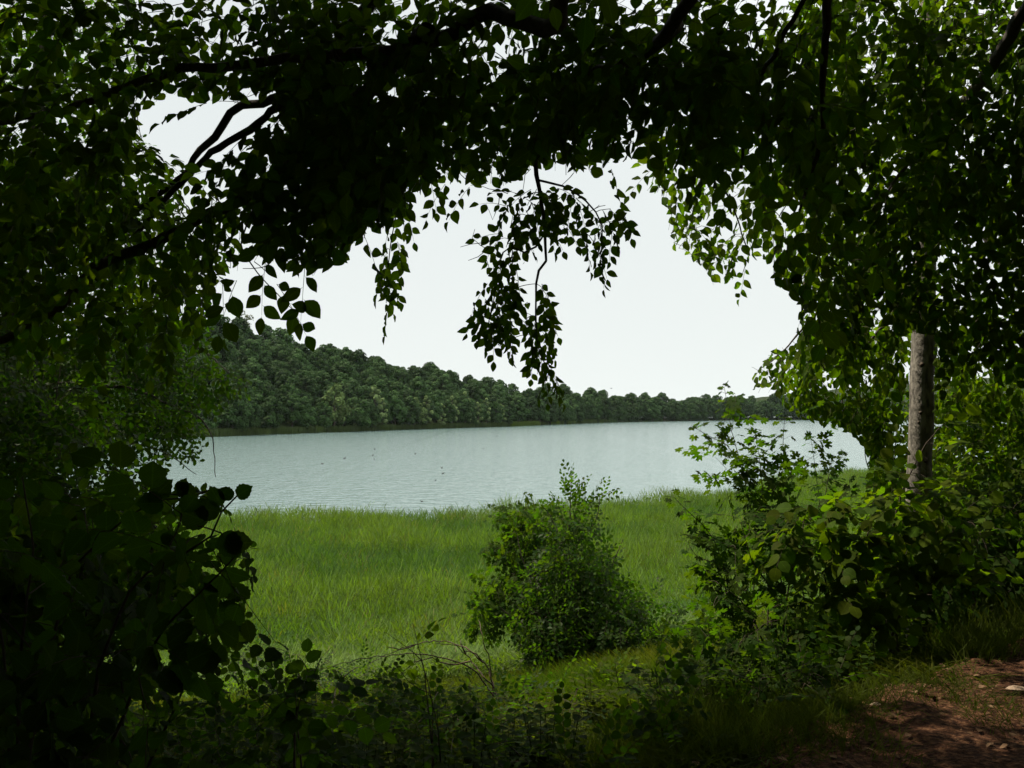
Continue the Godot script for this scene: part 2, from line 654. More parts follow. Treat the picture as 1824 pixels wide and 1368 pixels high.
func make_sky_and_sun() -> void:
	var cam := Camera3D.new()
	cam.name = "camera"
	cam.position = EYE
	cam.rotation.x = pitch
	cam.fov = rad_to_deg(2.0 * atan(684.0 / F))
	cam.near = 0.05
	cam.far = 9000.0
	add_child(cam)
	cam.current = true
	var el := deg_to_rad(56.0)
	var az := deg_to_rad(66.0)               # this far to the side of the way the camera looks
	var sun_at := Vector3(-sin(az) * cos(el), sin(el), -cos(az) * cos(el))
	var w := 512
	var h := 256
	var im := Image.create(w, h, false, Image.FORMAT_RGBF)
	for y in h:
		var up := (0.5 - (y + 0.5) / h) * PI
		for x in w:
			var a := ((x + 0.5) / w - 0.5) * TAU
			var dir := Vector3(sin(a) * cos(up), sin(up), -cos(a) * cos(up))
			var e := maxf(dir.y, 0.0)
			var hz := pow(1.0 - e, 3.0)
			var c := Vector3(0.47, 0.505, 0.515).lerp(Vector3(0.56, 0.59, 0.573), hz)   # a milky summer haze
			var g := maxf(0.0, dir.dot(sun_at))
			var glow := 0.8 * pow(g, 1.3) + 0.9 * pow(g, 14.0)
			c += Vector3(1.0, 0.98, 0.92) * glow
			im.set_pixel(x, y, Color(c.x, c.y, c.z))
	var sky := PanoramaSkyMaterial.new()
	sky.panorama = ImageTexture.create_from_image(im)
	var env := Environment.new()
	env.background_mode = Environment.BG_SKY
	env.sky = Sky.new()
	env.sky.sky_material = sky
	env.tonemap_mode = Environment.TONE_MAPPER_LINEAR
	env.tonemap_exposure = 1.6
	env.sdfgi_enabled = true
	env.ssao_enabled = true
	env.ssil_enabled = true
	env.fog_enabled = true
	env.fog_density = 0.00002
	env.fog_light_color = Color(0.86, 0.92, 0.95)
	var we := WorldEnvironment.new()
	we.name = "air"
	we.environment = env
	add_child(we)
	var sun := DirectionalLight3D.new()
	sun.name = "sun"
	sun.light_energy = 1.6
	sun.light_color = Color(1.0, 0.95, 0.86)
	sun.light_angular_distance = 0.55
	sun.shadow_enabled = true
	add_child(sun)
	sun.look_at_from_position(sun_at * 50.0, Vector3.ZERO, Vector3.UP)

func lines(parts: Array) -> PackedFloat32Array:          # [from, step, from, step, ..., to]
	var o := PackedFloat32Array()
	var i := 0
	while i + 2 < parts.size():
		var x: float = parts[i]
		while x < parts[i + 2] - 0.001:
			o.append(x)
			x += parts[i + 1]
		i += 2
	o.append(parts[-1])
	return o

func sheet(xs: PackedFloat32Array, ds: PackedFloat32Array, height: Callable, uvs := 1.0) -> ArrayMesh:
	var st := SurfaceTool.new()
	st.begin(Mesh.PRIMITIVE_TRIANGLES)
	st.set_smooth_group(0)
	for d in ds:
		for x in xs:
			st.set_uv(Vector2(x, d) * uvs)
			st.add_vertex(Vector3(x, height.call(x, d), -d))
	var w := xs.size()
	for j in ds.size() - 1:
		for i in w - 1:
			var p := j * w + i
			st.add_index(p); st.add_index(p + w); st.add_index(p + 1)
			st.add_index(p + 1); st.add_index(p + w); st.add_index(p + w + 1)
	st.generate_normals()
	return st.commit()

func make_ground() -> void:
	structure("ground", sheet(lines([-4000.0, 800.0, -80.0, 6.0, -8.0, 0.4, 10.0, 6.0, 100.0, 800.0, 4000.0]), lines([-60.0, 4.0, -4.0, 0.4, 12.0, 2.0, 40.0, 6.0, 240.0, 800.0, 4000.0]), gh), M.ground)
	structure("lake_water", sheet(lines([-4000.0, 400.0, -400.0, 40.0, 400.0, 400.0, 4000.0]), lines([40.0, 20.0, 400.0, 100.0, 1000.0, 600.0, 4000.0]), func(_x, _d): return LAKE, 1.0), M.water)
	M.water.uv1_scale = Vector3(0.018, 0.043, 1)
	# the trodden path beside the slope
	var st := SurfaceTool.new()
	st.begin(Mesh.PRIMITIVE_TRIANGLES)
	st.set_smooth_group(0)
	var xs := lines([0.4, 0.06, 8.0])
	var ds := lines([-3.0, 0.25, 2.0, 0.06, 9.0])
	var w := xs.size()
	for d in ds:
		for x in xs:
			var inside := edge(x) + 0.15 - d + 0.35 * nz.get_noise_2d(x * 40.0, d * 40.0) + 0.25 * nz.get_noise_2d(x * 11.0, d * 11.0)
			var left := x - 1.15 - 0.22 * maxf(0.0, 4.5 - d) * 0.3 + 0.3 * nz.get_noise_2d(d * 30.0, 5.0)
			var k := minf(inside, left)
			var y := gh(x, d) + clampf(k * 0.25, -0.08, 0.03) + 0.018 * nz.get_noise_2d(x * 160.0, d * 160.0) + 0.03 * nz.get_noise_2d(x * 45.0, d * 45.0)
			st.add_vertex(Vector3(x, y, -d))
	for j in ds.size() - 1:
		for i in w - 1:
			var p := j * w + i
			st.add_index(p); st.add_index(p + w); st.add_index(p + 1)
			st.add_index(p + 1); st.add_index(p + w); st.add_index(p + w + 1)
	st.generate_normals()
	structure("path", st.commit(), M.soil)

# the far bank, by picture column: distance of the water's edge, distance of the ridge, height of the ridge's ground over the lake
var bank_px := [-500.0, 0.0, 200.0, 371.0, 430.0, 500.0, 616.0, 720.0, 800.0, 900.0, 1000.0, 1084.0, 1322.0, 1600.0, 2000.0, 2500.0]
var bank_near := [260.0, 275.0, 288.0, 302.0, 318.0, 338.0, 373.0, 415.0, 450.0, 492.0, 575.0, 660.0, 812.0, 850.0, 880.0, 900.0]
var bank_far := [380.0, 400.0, 420.0, 435.0, 440.0, 450.0, 470.0, 500.0, 525.0, 560.0, 625.0, 700.0, 850.0, 900.0, 930.0, 950.0]
var bank_up := [40.0, 38.0, 34.0, 31.0, 32.0, 28.0, 21.5, 17.0, 14.0, 9.0, 4.0, 2.0, 1.5, 1.5, 1.5, 1.5]

func bank(px: float, v: float) -> Vector3:
	var i := 0
	while i < bank_px.size() - 2 and px > bank_px[i + 1]:
		i += 1
	var f := clampf((px - bank_px[i]) / (bank_px[i + 1] - bank_px[i]), 0.0, 1.0)
	var d0 := lerpf(bank_near[i], bank_near[i + 1], f)
	var d1 := lerpf(bank_far[i], bank_far[i + 1], f)
	var h := lerpf(bank_up[i], bank_up[i + 1], f)
	var d := lerpf(d0, d1, v)
	var y := LAKE - 0.3 + 0.8 * ss(v / 0.06) + h * (sin(minf(v, 1.0) * PI * 0.5) * 0.6 + 0.4 * minf(v, 1.0)) - h * 0.7 * ss((v - 1.0) / 2.0)
	return Vector3((px - 912.0) / F * d, y, -d)

func make_far_bank() -> void:
	var st := SurfaceTool.new()
	st.begin(Mesh.PRIMITIVE_TRIANGLES)
	st.set_smooth_group(0)
	var vs := [-0.02, 0.0, 0.03, 0.06, 0.15, 0.3, 0.45, 0.6, 0.8, 1.0, 1.3, 1.8, 2.5, 3.2]
	var cols := 90
	for v in vs:
		for i in cols:
			st.add_vertex(bank(lerpf(-500.0, 2500.0, i / float(cols - 1)), v))
	for j in vs.size() - 1:
		for i in cols - 1:
			var p := j * cols + i
			st.add_index(p); st.add_index(p + cols); st.add_index(p + 1)
			st.add_index(p + 1); st.add_index(p + cols); st.add_index(p + cols + 1)
	st.generate_normals()
	structure("wooded_hill", st.commit(), M.hill)
	# a hazy ridge far behind the wood
	var xs := lines([-600.0, 60.0, 3000.0])
	structure("distant_hill", sheet(xs, lines([1500.0, 60.0, 2400.0]), func(x, d): return LAKE - 2.0 + (62.0 * ss((x - 200.0) / 900.0) + 14.0) * ss((d - 1500.0) / 400.0) * (1.0 + 0.12 * nz.get_noise_2d(x * 0.3, d * 0.3)) + 6.0 * nz.get_noise_2d(x * 2.0, d * 2.0)), M.hill)

	# crowns: leaf sprays on overlapping lobes, each kind in several shapes and greens
	var round_kinds := []
	for k in 9:
		round_kinds.append(tree_mesh(13.0 + r(-1.0, 2.0), r(4.4, 6.2), 26, Color(0.027, 0.054, 0.016) * (0.75 + 0.09 * (k % 6)), k))
	var pale_kinds := []
	for k in 3:
		pale_kinds.append(tree_mesh(12.0, 2.3, 12, Color(0.105, 0.150, 0.056), 50 + k))
	var wide_pale := tree_mesh(12.0, 4.0, 13, Color(0.075, 0.115, 0.036), 60)
	var thin := tree_mesh(15.0, 5.0, 8, Color(0.09, 0.10, 0.055), 61, 0.35)

	var spots := []
	for row in 11:
		var v := 0.018 + row * 0.1
		var px := 215.0 + r(0, 25)
		while px < 1010.0:
			var q := bank(px, clampf(v + r(-0.04, 0.04), 0.012, 1.05))
			var rise := bank(px, 1.0).y - LAKE
			var keep := row <= int(2.0 + rise / 2.6) or row == 10
			if keep:
				spots.append([q, row])
			px += (9.3 if row > 1 else 6.0) / -q.z * F * r(0.7, 1.25)
	for s in spots:
		var q: Vector3 = s[0]
		var row: int = s[1]
		var kind := rng.randi() % 9
		var size := r(0.8, 1.3) * (0.85 if row <= 1 else 1.0)
		var tone: String = ["deep green", "dark green", "mid green"][(kind % 6) / 2]
		var bulk := "broad" if size > 1.05 else "small"
		var col := (q.x / -q.z) * F + 912.0
		var part: String = "under the hilltop" if col < 480.0 else "below the steep fall of the skyline" if col < 640.0 else "on the hill's middle stretch" if col < 800.0 else "where the hill runs out low"
		var band := "at the water's edge" if row <= 1 else "on the lower slope" if row <= 4 else "on the upper slope" if row <= 8 else "forming the skyline"
		var lab := "%s %s broadleaf crown %s %s" % [bulk, tone, band, part]
		far_tree(round_kinds[kind], q, size, "broadleaf_tree", lab, "%s %s trees %s %s" % [bulk, tone, band, part])
	var px2 := 1000.0
	while px2 < 1830.0:
		for row in 3:
			var q := bank(px2 + r(-8, 8), [0.05, 0.35, 0.8][row] + r(-0.04, 0.04))
			var kind := rng.randi() % 9
			var tone: String = ["deep green", "dark green", "mid green"][(kind % 6) / 2]
			var band: String = ["at the far waterline", "in the middle of the wood", "topping the wood's skyline"][row]
			var part := "next to the hill's end" if px2 < 1150.0 else "behind the maple tip" if px2 < 1350.0 else "behind the drooping beech leaves"
			far_tree(round_kinds[kind], q, r(0.8, 1.2) * (1.05 + 0.12 * row), "wood_tree", "%s tree %s of the far wood, %s" % [tone, band.replace(" of the wood", "").replace("the wood's skyline", "the skyline"), part], "%s trees %s %s" % [tone, band, part])
		var low := bank(px2 + r(-6, 6), r(0.08, 0.2)) - Vector3(0, 2.6, 0)
		far_tree(round_kinds[rng.randi() % 9], low, r(0.6, 0.8), "wood_shrub", "low bushy growth filling the foot of the far wood at the waterline", "low growth under the far wood")
		px2 += r(11.0, 19.0)
	# those that stand out
	for a in [[596, 0.004, 1.42, "wide pale green tree standing low on the hill, first pale one from the big-leaved twigs"], [738, 0.004, 1.27, "wide pale tree low on the hill between two slender pale ones"]]:
		far_tree(wide_pale, bank(a[0], a[1]), a[2], "pale_tree", a[3], "")
	for a in [[668, 0.004, 1.54, "tallest slender pale tree in front of the dark hillside"], [681, 0.004, 1.15, "short slender pale tree touching the tallest pale one"], [632, 0.010, 1.01, "faint slender pale tree higher up between two pale ones"], [760, 0.011, 1.27, "slender pale tree behind the wide pale one"], [787, 0.004, 1.07, "narrow column-shaped pale tree near the water"], [806, 0.008, 1.34, "pale pointed tree just past the column-shaped one"], [828, 0.005, 1.42, "bright pale pointed tree, lightest of the hill's foot"], [852, 0.004, 1.07, "small pale tree beyond the bright pointed one"], [893, 0.004, 1.01, "last small pale tree before the low wood begins"], [866, 0.018, 1.15, "pale tree set back in the dark trees above the far reeds"]]:
		far_tree(pale_kinds[rng.randi() % 3], bank(a[0], a[1]), a[2], "slender_pale_tree", a[3], "")
	for a in [[428, 1.0, 1.35, "thin open-crowned grey-green tree standing highest on the hilltop"], [402, 0.97, 1.05, "smaller open-crowned tree beside the highest one on the hilltop"]]:
		far_tree(thin, bank(a[0], a[1]), a[2], "open_crowned_tree", a[3], "")
	for a in [[600, 1.0, 1.15, "broad tree rising over the skyline midway down the hill"], [636, 1.0, 1.05, "greyish tree just below the broad skyline tree"], [766, 1.0, 1.2, "lone dark knob of a tree rising from the lower skyline"], [868, 1.02, 1.15, "dark tree bulging up where the hill's skyline flattens"]]:
		far_tree(round_kinds[rng.randi() % 9], bank(a[0], a[1]), a[2], "skyline_tree", a[3], "")

	# reeds along the far water's edge
	var reed := blade_clump(30, 1.3, 0.09, 0.3, 71)
	var places := []
	var tints := []
	var px3 := 250.0
	while px3 < 1500.0:
		var q := bank(px3, 0.0)
		var dens := 0.5 + 0.5 * sin(px3 * 0.05) + (0.4 if px3 < 960 else 0.0) - (0.75 if px3 > 1090 else 0.0)
		for k in 3:
			if rng.randf() < dens:
				var hgt := r(2.2, 3.2) if px3 < 1090 else r(0.8, 1.3)
				places.append(Transform3D(Basis(Vector3.UP, r(0, TAU)).scaled(Vector3(1.2, hgt, 1.2)), Vector3(q.x + r(-1, 1), LAKE - 0.1, q.z + r(-1.0, 2.5))))
				var k2 := r(0.8, 1.2)
				var bright := 1.6 if (px3 > 905 and px3 < 1015) else 1.0
				tints.append(Color(0.066 * k2 * bright, 0.10 * k2 * bright, 0.04 * k2))
		px3 += 1.1 / -q.z * F * 0.35
	swarm("far_reeds", reed, M.grass, places, tints, "dull green belt of reeds along the far water's edge", "reeds")

func far_tree(mesh: Mesh, q: Vector3, s: float, called: String, label: String, group: String) -> void:
	var o := MeshInstance3D.new()
	o.mesh = mesh
	o.material_override = M.far
	o.name = numbered(called)
	add_child(o, true)
	o.transform = Transform3D(Basis(Vector3.UP, r(0, TAU)).scaled(Vector3(s, s * r(0.92, 1.1), s)), q - Vector3(0, 0.3, 0))
	tag(o, label, "tree", group)

func tree_mesh(height: float, wide: float, lobes: int, col: Color, sd: int, dens := 1.0) -> ArrayMesh:
	rng.seed = 900 + sd
	var mb := MB.new()
	mb.tube(PackedVector3Array([Vector3(0, -1, 0), Vector3(0.1, height * 0.35, 0), Vector3(0, height * 0.75, 0.1)]), PackedFloat32Array([0.3, 0.22, 0.08]), 5, Color(0.06, 0.05, 0.04))
	for k in lobes:
		var a := k * 2.4 + r(-0.4, 0.4)
		var f := float(k) / maxf(1.0, lobes - 1)
		var y := lerpf(0.22, 0.9, f) * height
		var out := wide * sqrt(maxf(0.0, 1.0 - pow(absf(f - 0.3) / 0.72, 2.0))) * r(0.4, 0.85)
		var c := Vector3(cos(a) * out, y, sin(a) * out)
		var rad := lerpf(0.42, 0.28, f) * wide * r(0.75, 1.25)
		mb.tube(PackedVector3Array([Vector3(0, y * 0.75, 0), c]), PackedFloat32Array([0.09, 0.03]), 3, Color(0.05, 0.045, 0.04))
		var tone := r(0.72, 1.28)
		for i in int(rad * rad * 52.0 * dens) + 20:
			var nn := rdir()
			if nn.y < -0.5 and rng.randf() < 0.7:
				nn.y = -nn.y
			var q := c + nn * rad * Vector3(1, 0.85, 1) * (1.0 - 0.35 * pow(rng.randf(), 2.0))
			var face := (nn + rdir() * 0.5).normalized()
			var x := face.cross(rdir()).normalized()
			var s := r(0.2, 0.42)
			var t := tone * r(0.78, 1.22)
			mb.quad(q, x * s, x.cross(face) * s, face, Color(col.r * t, col.g * t, col.b * t))
	return mb.mesh()

func blade_clump(n: int, spread: float, wide: float, lean: float, sd: int) -> ArrayMesh:      # grass one unit tall
	rng.seed = sd
	var mb := MB.new()
	for i in n:
		var a := r(0, TAU)
		var p := Vector3(cos(a), 0, sin(a)) * spread * 0.5 * sqrt(rng.randf())
		var b := r(0, TAU)
		var bend := Vector3(cos(b), 0, sin(b)) * lean * r(0.3, 1.0)
		var h := r(0.62, 1.05)
		var f := r(0, TAU)
		var x := Vector3(cos(f), 0, sin(f)) * wide * r(0.3, 0.55)
		var t := r(0.75, 1.25)
		var col := Color(t * r(0.9, 1.25), t, t * r(0.8, 1.1))
		var k := mb.v.size()
		for j in 4:
			var u: float = [0.0, 0.4, 0.75, 1.0][j]
			var c := p + Vector3.UP * h * (u - 0.18 * lean * u * u) + bend * u * u * h
			var w: float = [0.7, 1.0, 0.65, 0.0][j]
			var nn := x.cross(Vector3.UP).normalized()
			if j < 3:
				mb.v.append_array([c - x * w, c + x * w])
				mb.n.append_array([nn, nn])
				mb.uv.append_array([Vector2(0, u), Vector2(1, u)])
				mb.c.append_array([col, col])
			else:
				mb.v.append(c)
				mb.n.append(nn)
				mb.uv.append(Vector2(0.5, 1))
				mb.c.append(col)
		mb.ix.append_array([k, k + 3, k + 1, k, k + 2, k + 3, k + 2, k + 5, k + 3, k + 2, k + 4, k + 5, k + 4, k + 6, k + 5])
	return mb.mesh()

func reed_clump(sd: int) -> ArrayMesh:        # reed stems with slanting leaves, one unit tall and a metre across
	rng.seed = sd
	var mb := MB.new()
	for i in 18:
		var a := r(0, TAU)
		var p := Vector3(cos(a), 0, sin(a)) * 0.5 * sqrt(rng.randf())
		var h := r(0.7, 1.0)
		var lean := Vector3(r(-0.12, 0.12), 0, r(-0.12, 0.12))
		var t := r(0.75, 1.2)
		var col := Color(t * r(0.9, 1.2), t, t * r(0.8, 1.1))
		var parts := [[p, p + (Vector3.UP + lean) * h, 0.006, 0.003]]
		for k in 6:
			var u := lerpf(0.3, 1.0, k / 5.0) * h
			var b := a + k * 2.5 + r(-0.5, 0.5)
			var l := r(0.2, 0.4)
			var q := p + (Vector3.UP + lean) * u
			parts.append([q, q + Vector3(cos(b) * 0.62 * l, r(0.12, 0.34) * l + (0.12 if k == 5 else 0.0), sin(b) * 0.62 * l), 0.013, 0.0])
		for s in parts:
			var d: Vector3 = s[1] - s[0]
			var x := d.cross(Vector3.UP + rdir() * 0.6).normalized()
			var nn := x.cross(d).normalized()
			if nn.y < 0.0:
				nn = -nn
				x = -x
			var m: Vector3 = s[0] + d * 0.5 + Vector3.UP * d.length() * (0.1 if s[3] == 0.0 else 0.0)
			var k2 := mb.v.size()
			var w: float = s[2]
			mb.v.append_array([s[0] - x * w * 0.5, s[0] + x * w * 0.5, m - x * w, m + x * w, s[1]])
			for j in 5:
				mb.n.append(nn)
				mb.uv.append(Vector2(0.5, 0.5))
				mb.c.append(col)
			if x.cross(d).dot(nn) > 0.0:
				mb.ix.append_array([k2, k2 + 2, k2 + 1, k2 + 1, k2 + 2, k2 + 3, k2 + 2, k2 + 4, k2 + 3])
			else:
				mb.ix.append_array([k2, k2 + 1, k2 + 2, k2 + 1, k2 + 3, k2 + 2, k2 + 2, k2 + 3, k2 + 4])
	return mb.mesh()

func make_meadow() -> void:
	var reed := reed_clump(81)
	var places := []
	var tints := []
	rng.seed = 5
	var tries := 0
	while places.size() < 22000 and tries < 200000:
		tries += 1
		var d := 18.0 + 94.0 * pow(rng.randf(), 1.25)
		var x := r(-0.36 * d - 8.0, 0.46 * d + 6.0)
		if d > shore(x) + nz.get_noise_2d(x * 5.0, 40.0) * 1.6:
			continue
		var n1 := nz.get_noise_2d(x * 1.8, d * 4.0)
		var n2 := nz.get_noise_2d(x * 7.0 + 90.0, d * 5.0)
		var deep := ss((d - 17.0) / 18.0)
		var hgt := lerpf(0.6, 1.75, deep) * (1.0 + 0.2 * n1 + 0.16 * n2) * r(0.85, 1.12)
		if rng.randf() < 0.05:
			hgt *= 1.15
		places.append(Transform3D(Basis(Vector3.UP, r(0, TAU)).scaled(Vector3(1, hgt, 1)), Vector3(x, maxf(gh(x, d), LAKE - 0.3) - 0.02, -d)))
		# stands of fresh reed, yellower sedge and darker rush
		var fresh := Color(0.102, 0.172, 0.040)
		var sedge := Color(0.118, 0.180, 0.046)
		var rush := Color(0.058, 0.118, 0.034)
		var c := fresh.lerp(sedge, clampf(0.25 + n2 * 1.6 + (0.5 if d < 27.0 else 0.0), 0.0, 1.0)).lerp(rush, clampf(-n1 * 2.4, 0.0, 0.9))
		if rng.randf() < 0.035:
			c = Color(0.135, 0.14, 0.055)
		var t := r(0.7, 1.25)
		tints.append(Color(c.r * t, c.g * t, c.b * t))
	swarm("reed_bed", reed, M.grass, places, tints, "sunlit green reed bed filling the flat shore down to the lake", "reeds")

	var grass := blade_clump(34, 0.5, 0.016, 0.5, 82)
	places = []
	tints = []
	rng.seed = 6
	while places.size() < 15000:
		var d := 4.0 + 20.0 * pow(rng.randf(), 0.9)
		var x := r(-0.56 * d - 1.0, 0.6 * d + 1.0)
		var t := d - edge(x)
		if t < 0.15 + 0.5 * nz.get_noise_2d(x * 30.0, d * 30.0) and x > 1.15 + 0.5 * nz.get_noise_2d(d * 30.0, x * 9.0):
			continue
		var hgt := (lerpf(0.12, 0.36, ss(t / 7.0)) + 0.3 * ss((d - 15.0) / 8.0)) * r(0.7, 1.25) * (1.0 + 0.3 * nz.get_noise_2d(x * 9.0, d * 9.0))
		places.append(Transform3D(Basis(Vector3.UP, r(0, TAU)).scaled(Vector3(1, hgt, 1)), Vector3(x, gh(x, d) - 0.02, -d)))
		var c := Color(0.078, 0.135, 0.022).lerp(Color(0.130, 0.142, 0.032), clampf(0.4 + nz.get_noise_2d(x * 8.0, d * 8.0) * 1.4, 0, 1))
		var k := r(0.75, 1.25)
		tints.append(Color(c.r * k, c.g * k, c.b * k))
	swarm("meadow_grass", grass, M.grass, places, tints, "tangled grass covering the slope between path and reeds", "grass")

	# broad-leaved weeds among the grass of the slope
	rng.seed = 9
	var herb := MB.new()
	for k in 3:
		var foot := Vector3(r(-0.12, 0.12), 0, r(-0.12, 0.12))
		var top := foot + Vector3(r(-0.15, 0.15), r(0.75, 1.0), r(-0.15, 0.15))
		herb.tube(PackedVector3Array([foot, (foot + top) * 0.5 + Vector3(r(-0.04, 0.04), 0, r(-0.04, 0.04)), top]), PackedFloat32Array([0.007, 0.005, 0.003]), 3, Color(0.7, 0.6, 0.6), false)
		for j in 13:
			var u := lerpf(0.25, 1.0, j / 12.0)
			var a := j * 2.4 + k
			var ld := Vector3(cos(a), r(-0.35, 0.35), sin(a)).normalized()
			var ln := (Vector3.UP + rdir() * 0.4)
			ln = (ln - ld * ln.dot(ld)).normalized()
			var t := r(0.8, 1.25)
			herb.leaf(tpl.small[rng.randi() % 8], Transform3D(Basis(ln.cross(ld), ln, ld) * lerpf(0.2, 0.1, u) * r(0.8, 1.2), foot.lerp(top, u)), Color(t, t, t))
	places = []
	tints = []
	while places.size() < 1700:
		var d := 4.6 + 15.0 * rng.randf()
		var x := r(-0.5 * d, 0.32 * d + 0.6)
		var t := d - edge(x)
		if d > 12.0 or absf(x / d - 0.075) < 0.085 and d > 8.0:
			continue
		if t < 0.5 or nz.get_noise_2d(x * 34.0, d * 26.0) < r(-0.15, 0.2):
			continue
		var hgt := 0.18 + 0.42 * pow(rng.randf(), 2.0)
		places.append(Transform3D(Basis(Vector3.UP, r(0, TAU)).scaled(Vector3(hgt, hgt, hgt) * r(0.85, 1.15)), Vector3(x, gh(x, d) - 0.02, -d)))
		var c := Color(0.060, 0.115, 0.024).lerp(Color(0.115, 0.150, 0.030), clampf(0.4 + nz.get_noise_2d(x * 12.0, d * 12.0 + 300.0) * 1.6, 0, 1))
		tints.append(c)
	swarm("slope_weeds", herb.mesh(), M.leaf, places, tints, "tangled broad-leaved weeds growing through the grass of the slope", "weeds")

	# tufts on and beside the path
	places = []
	tints = []
	rng.seed = 7
	for a in [[1520, 1268, 40, 0.10, 60], [1600, 1222, 60, 0.13, 70], [1545, 1160, 30, 0.22, 60], [1500, 1190, 40, 0.2, 60], [1735, 1160, 30, 0.2, 60], [1760, 1130, 50, 0.3, 60], [1450, 1250, 50, 0.18, 80], [1380, 1290, 60, 0.2, 90], [1660, 1220, 60, 0.08, 40], [1760, 1260, 70, 0.12, 50], [1440, 1330, 90, 0.14, 60], [1260, 1330, 70, 0.2, 80], [1130, 1280, 60, 0.4, 110], [1240, 1260, 60, 0.42, 110], [1800, 1100, 40, 0.4, 60], [1700, 1110, 30, 0.45, 40]]:
		for k in a[4]:
			var px: float = a[0] + rng.randfn() * a[2]
			var py: float = a[1] + rng.randfn() * a[2] * 0.28
			var d := 1.6 * F / maxf(py - HORIZON, 60.0)
			var x := (px - 912.0) / F * d
			places.append(Transform3D(Basis(Vector3.UP, r(0, TAU)).scaled(Vector3(0.35, a[3] * r(0.6, 1.3), 0.35)), Vector3(x, gh(x, d), -d)))
			var t := r(0.7, 1.2)
			tints.append(Color(0.085 * t, 0.115 * t, 0.028 * t))
	swarm("path_grass", blade_clump(9, 0.5, 0.016, 0.7, 83), M.grass, places, tints, "short grass tufts along and on the brown path", "grass")

	# crumbs of soil, bark and dead leaves trodden into the path
	places = []
	tints = []
	rng.seed = 8
	var crumb := MB.new()
	crumb.leaf(tpl.small[0], Transform3D(Basis().scaled(Vector3(1.2, 1, 1)), Vector3(0, 0.05, -0.5)), Color(1, 1, 1))
	while places.size() < 3400:
		var d := r(2.5, 8.5)
		var x := r(0.6, 6.5)
		if d > edge(x) + 0.1:
			continue
		var s := 0.012 + 0.045 * pow(rng.randf(), 3.0)
		var b := Basis(Vector3.UP, r(0, TAU)) * Basis(Vector3.RIGHT, r(-0.5, 0.5)) * Basis(Vector3.BACK, r(-0.4, 0.4))
		places.append(Transform3D(b.scaled(Vector3.ONE * s), Vector3(x, gh(x, d) + 0.04 + 0.03 * nz.get_noise_2d(x * 45.0, d * 45.0), -d)))
		var t := r(0.5, 1.5)
		tints.append(Color(0.105 * t, 0.066 * t, 0.04 * t))
	swarm("leaf_litter", crumb.mesh(), M.litter, places, tints, "brown dead leaves and crumbs strewn on the path", "leaf litter")

func make_stones() -> void:
	rng.seed = 12
	for a in [[1812, 1222, 0.055, "pale flat stone lying at the lit edge of the path"], [1560, 1252, 0.03, "small stone half sunk in the path near its grassy rim"]]:
		var q := at(a[0], a[1], 1.58 * F / (a[1] - HORIZON))
		var st := SurfaceTool.new()
		st.begin(Mesh.PRIMITIVE_TRIANGLES)
		st.set_smooth_group(0)
		var pts := []
		for j in 5:
			for i in 9:
				var la := (j / 4.0 - 0.5) * PI
				var lo := i / 8.0 * TAU
				var k: float = 1.0 + 0.3 * nz.get_noise_3d(cos(lo) * 60.0, la * 60.0, sin(lo) * 60.0 + a[0])
				pts.append(Vector3(cos(lo) * cos(la) * 1.3, sin(la) * 0.5, sin(lo) * cos(la)) * a[2] * k)
		for j in 4:
			for i in 8:
				var p := j * 9 + i
				for t in [p, p + 1, p + 9, p + 1, p + 10, p + 9]:
					st.add_vertex(pts[t])
		st.generate_normals()
		st.index()
		var m := StandardMaterial3D.new()
		m.albedo_texture = noise_tex(64, 0.06, [Color(0.42, 0.35, 0.29), Color(0.6, 0.52, 0.44)], [0.3, 0.7], 4, 60)
		m.uv1_triplanar = true
		m.uv1_scale = Vector3.ONE * 12.0
		m.roughness = 0.9
		var o := put("stone", st.commit(), m)
		o.position = Vector3(q.x, gh(q.x, -q.z) + 0.035, q.z)
		tag(o, a[3], "stone")

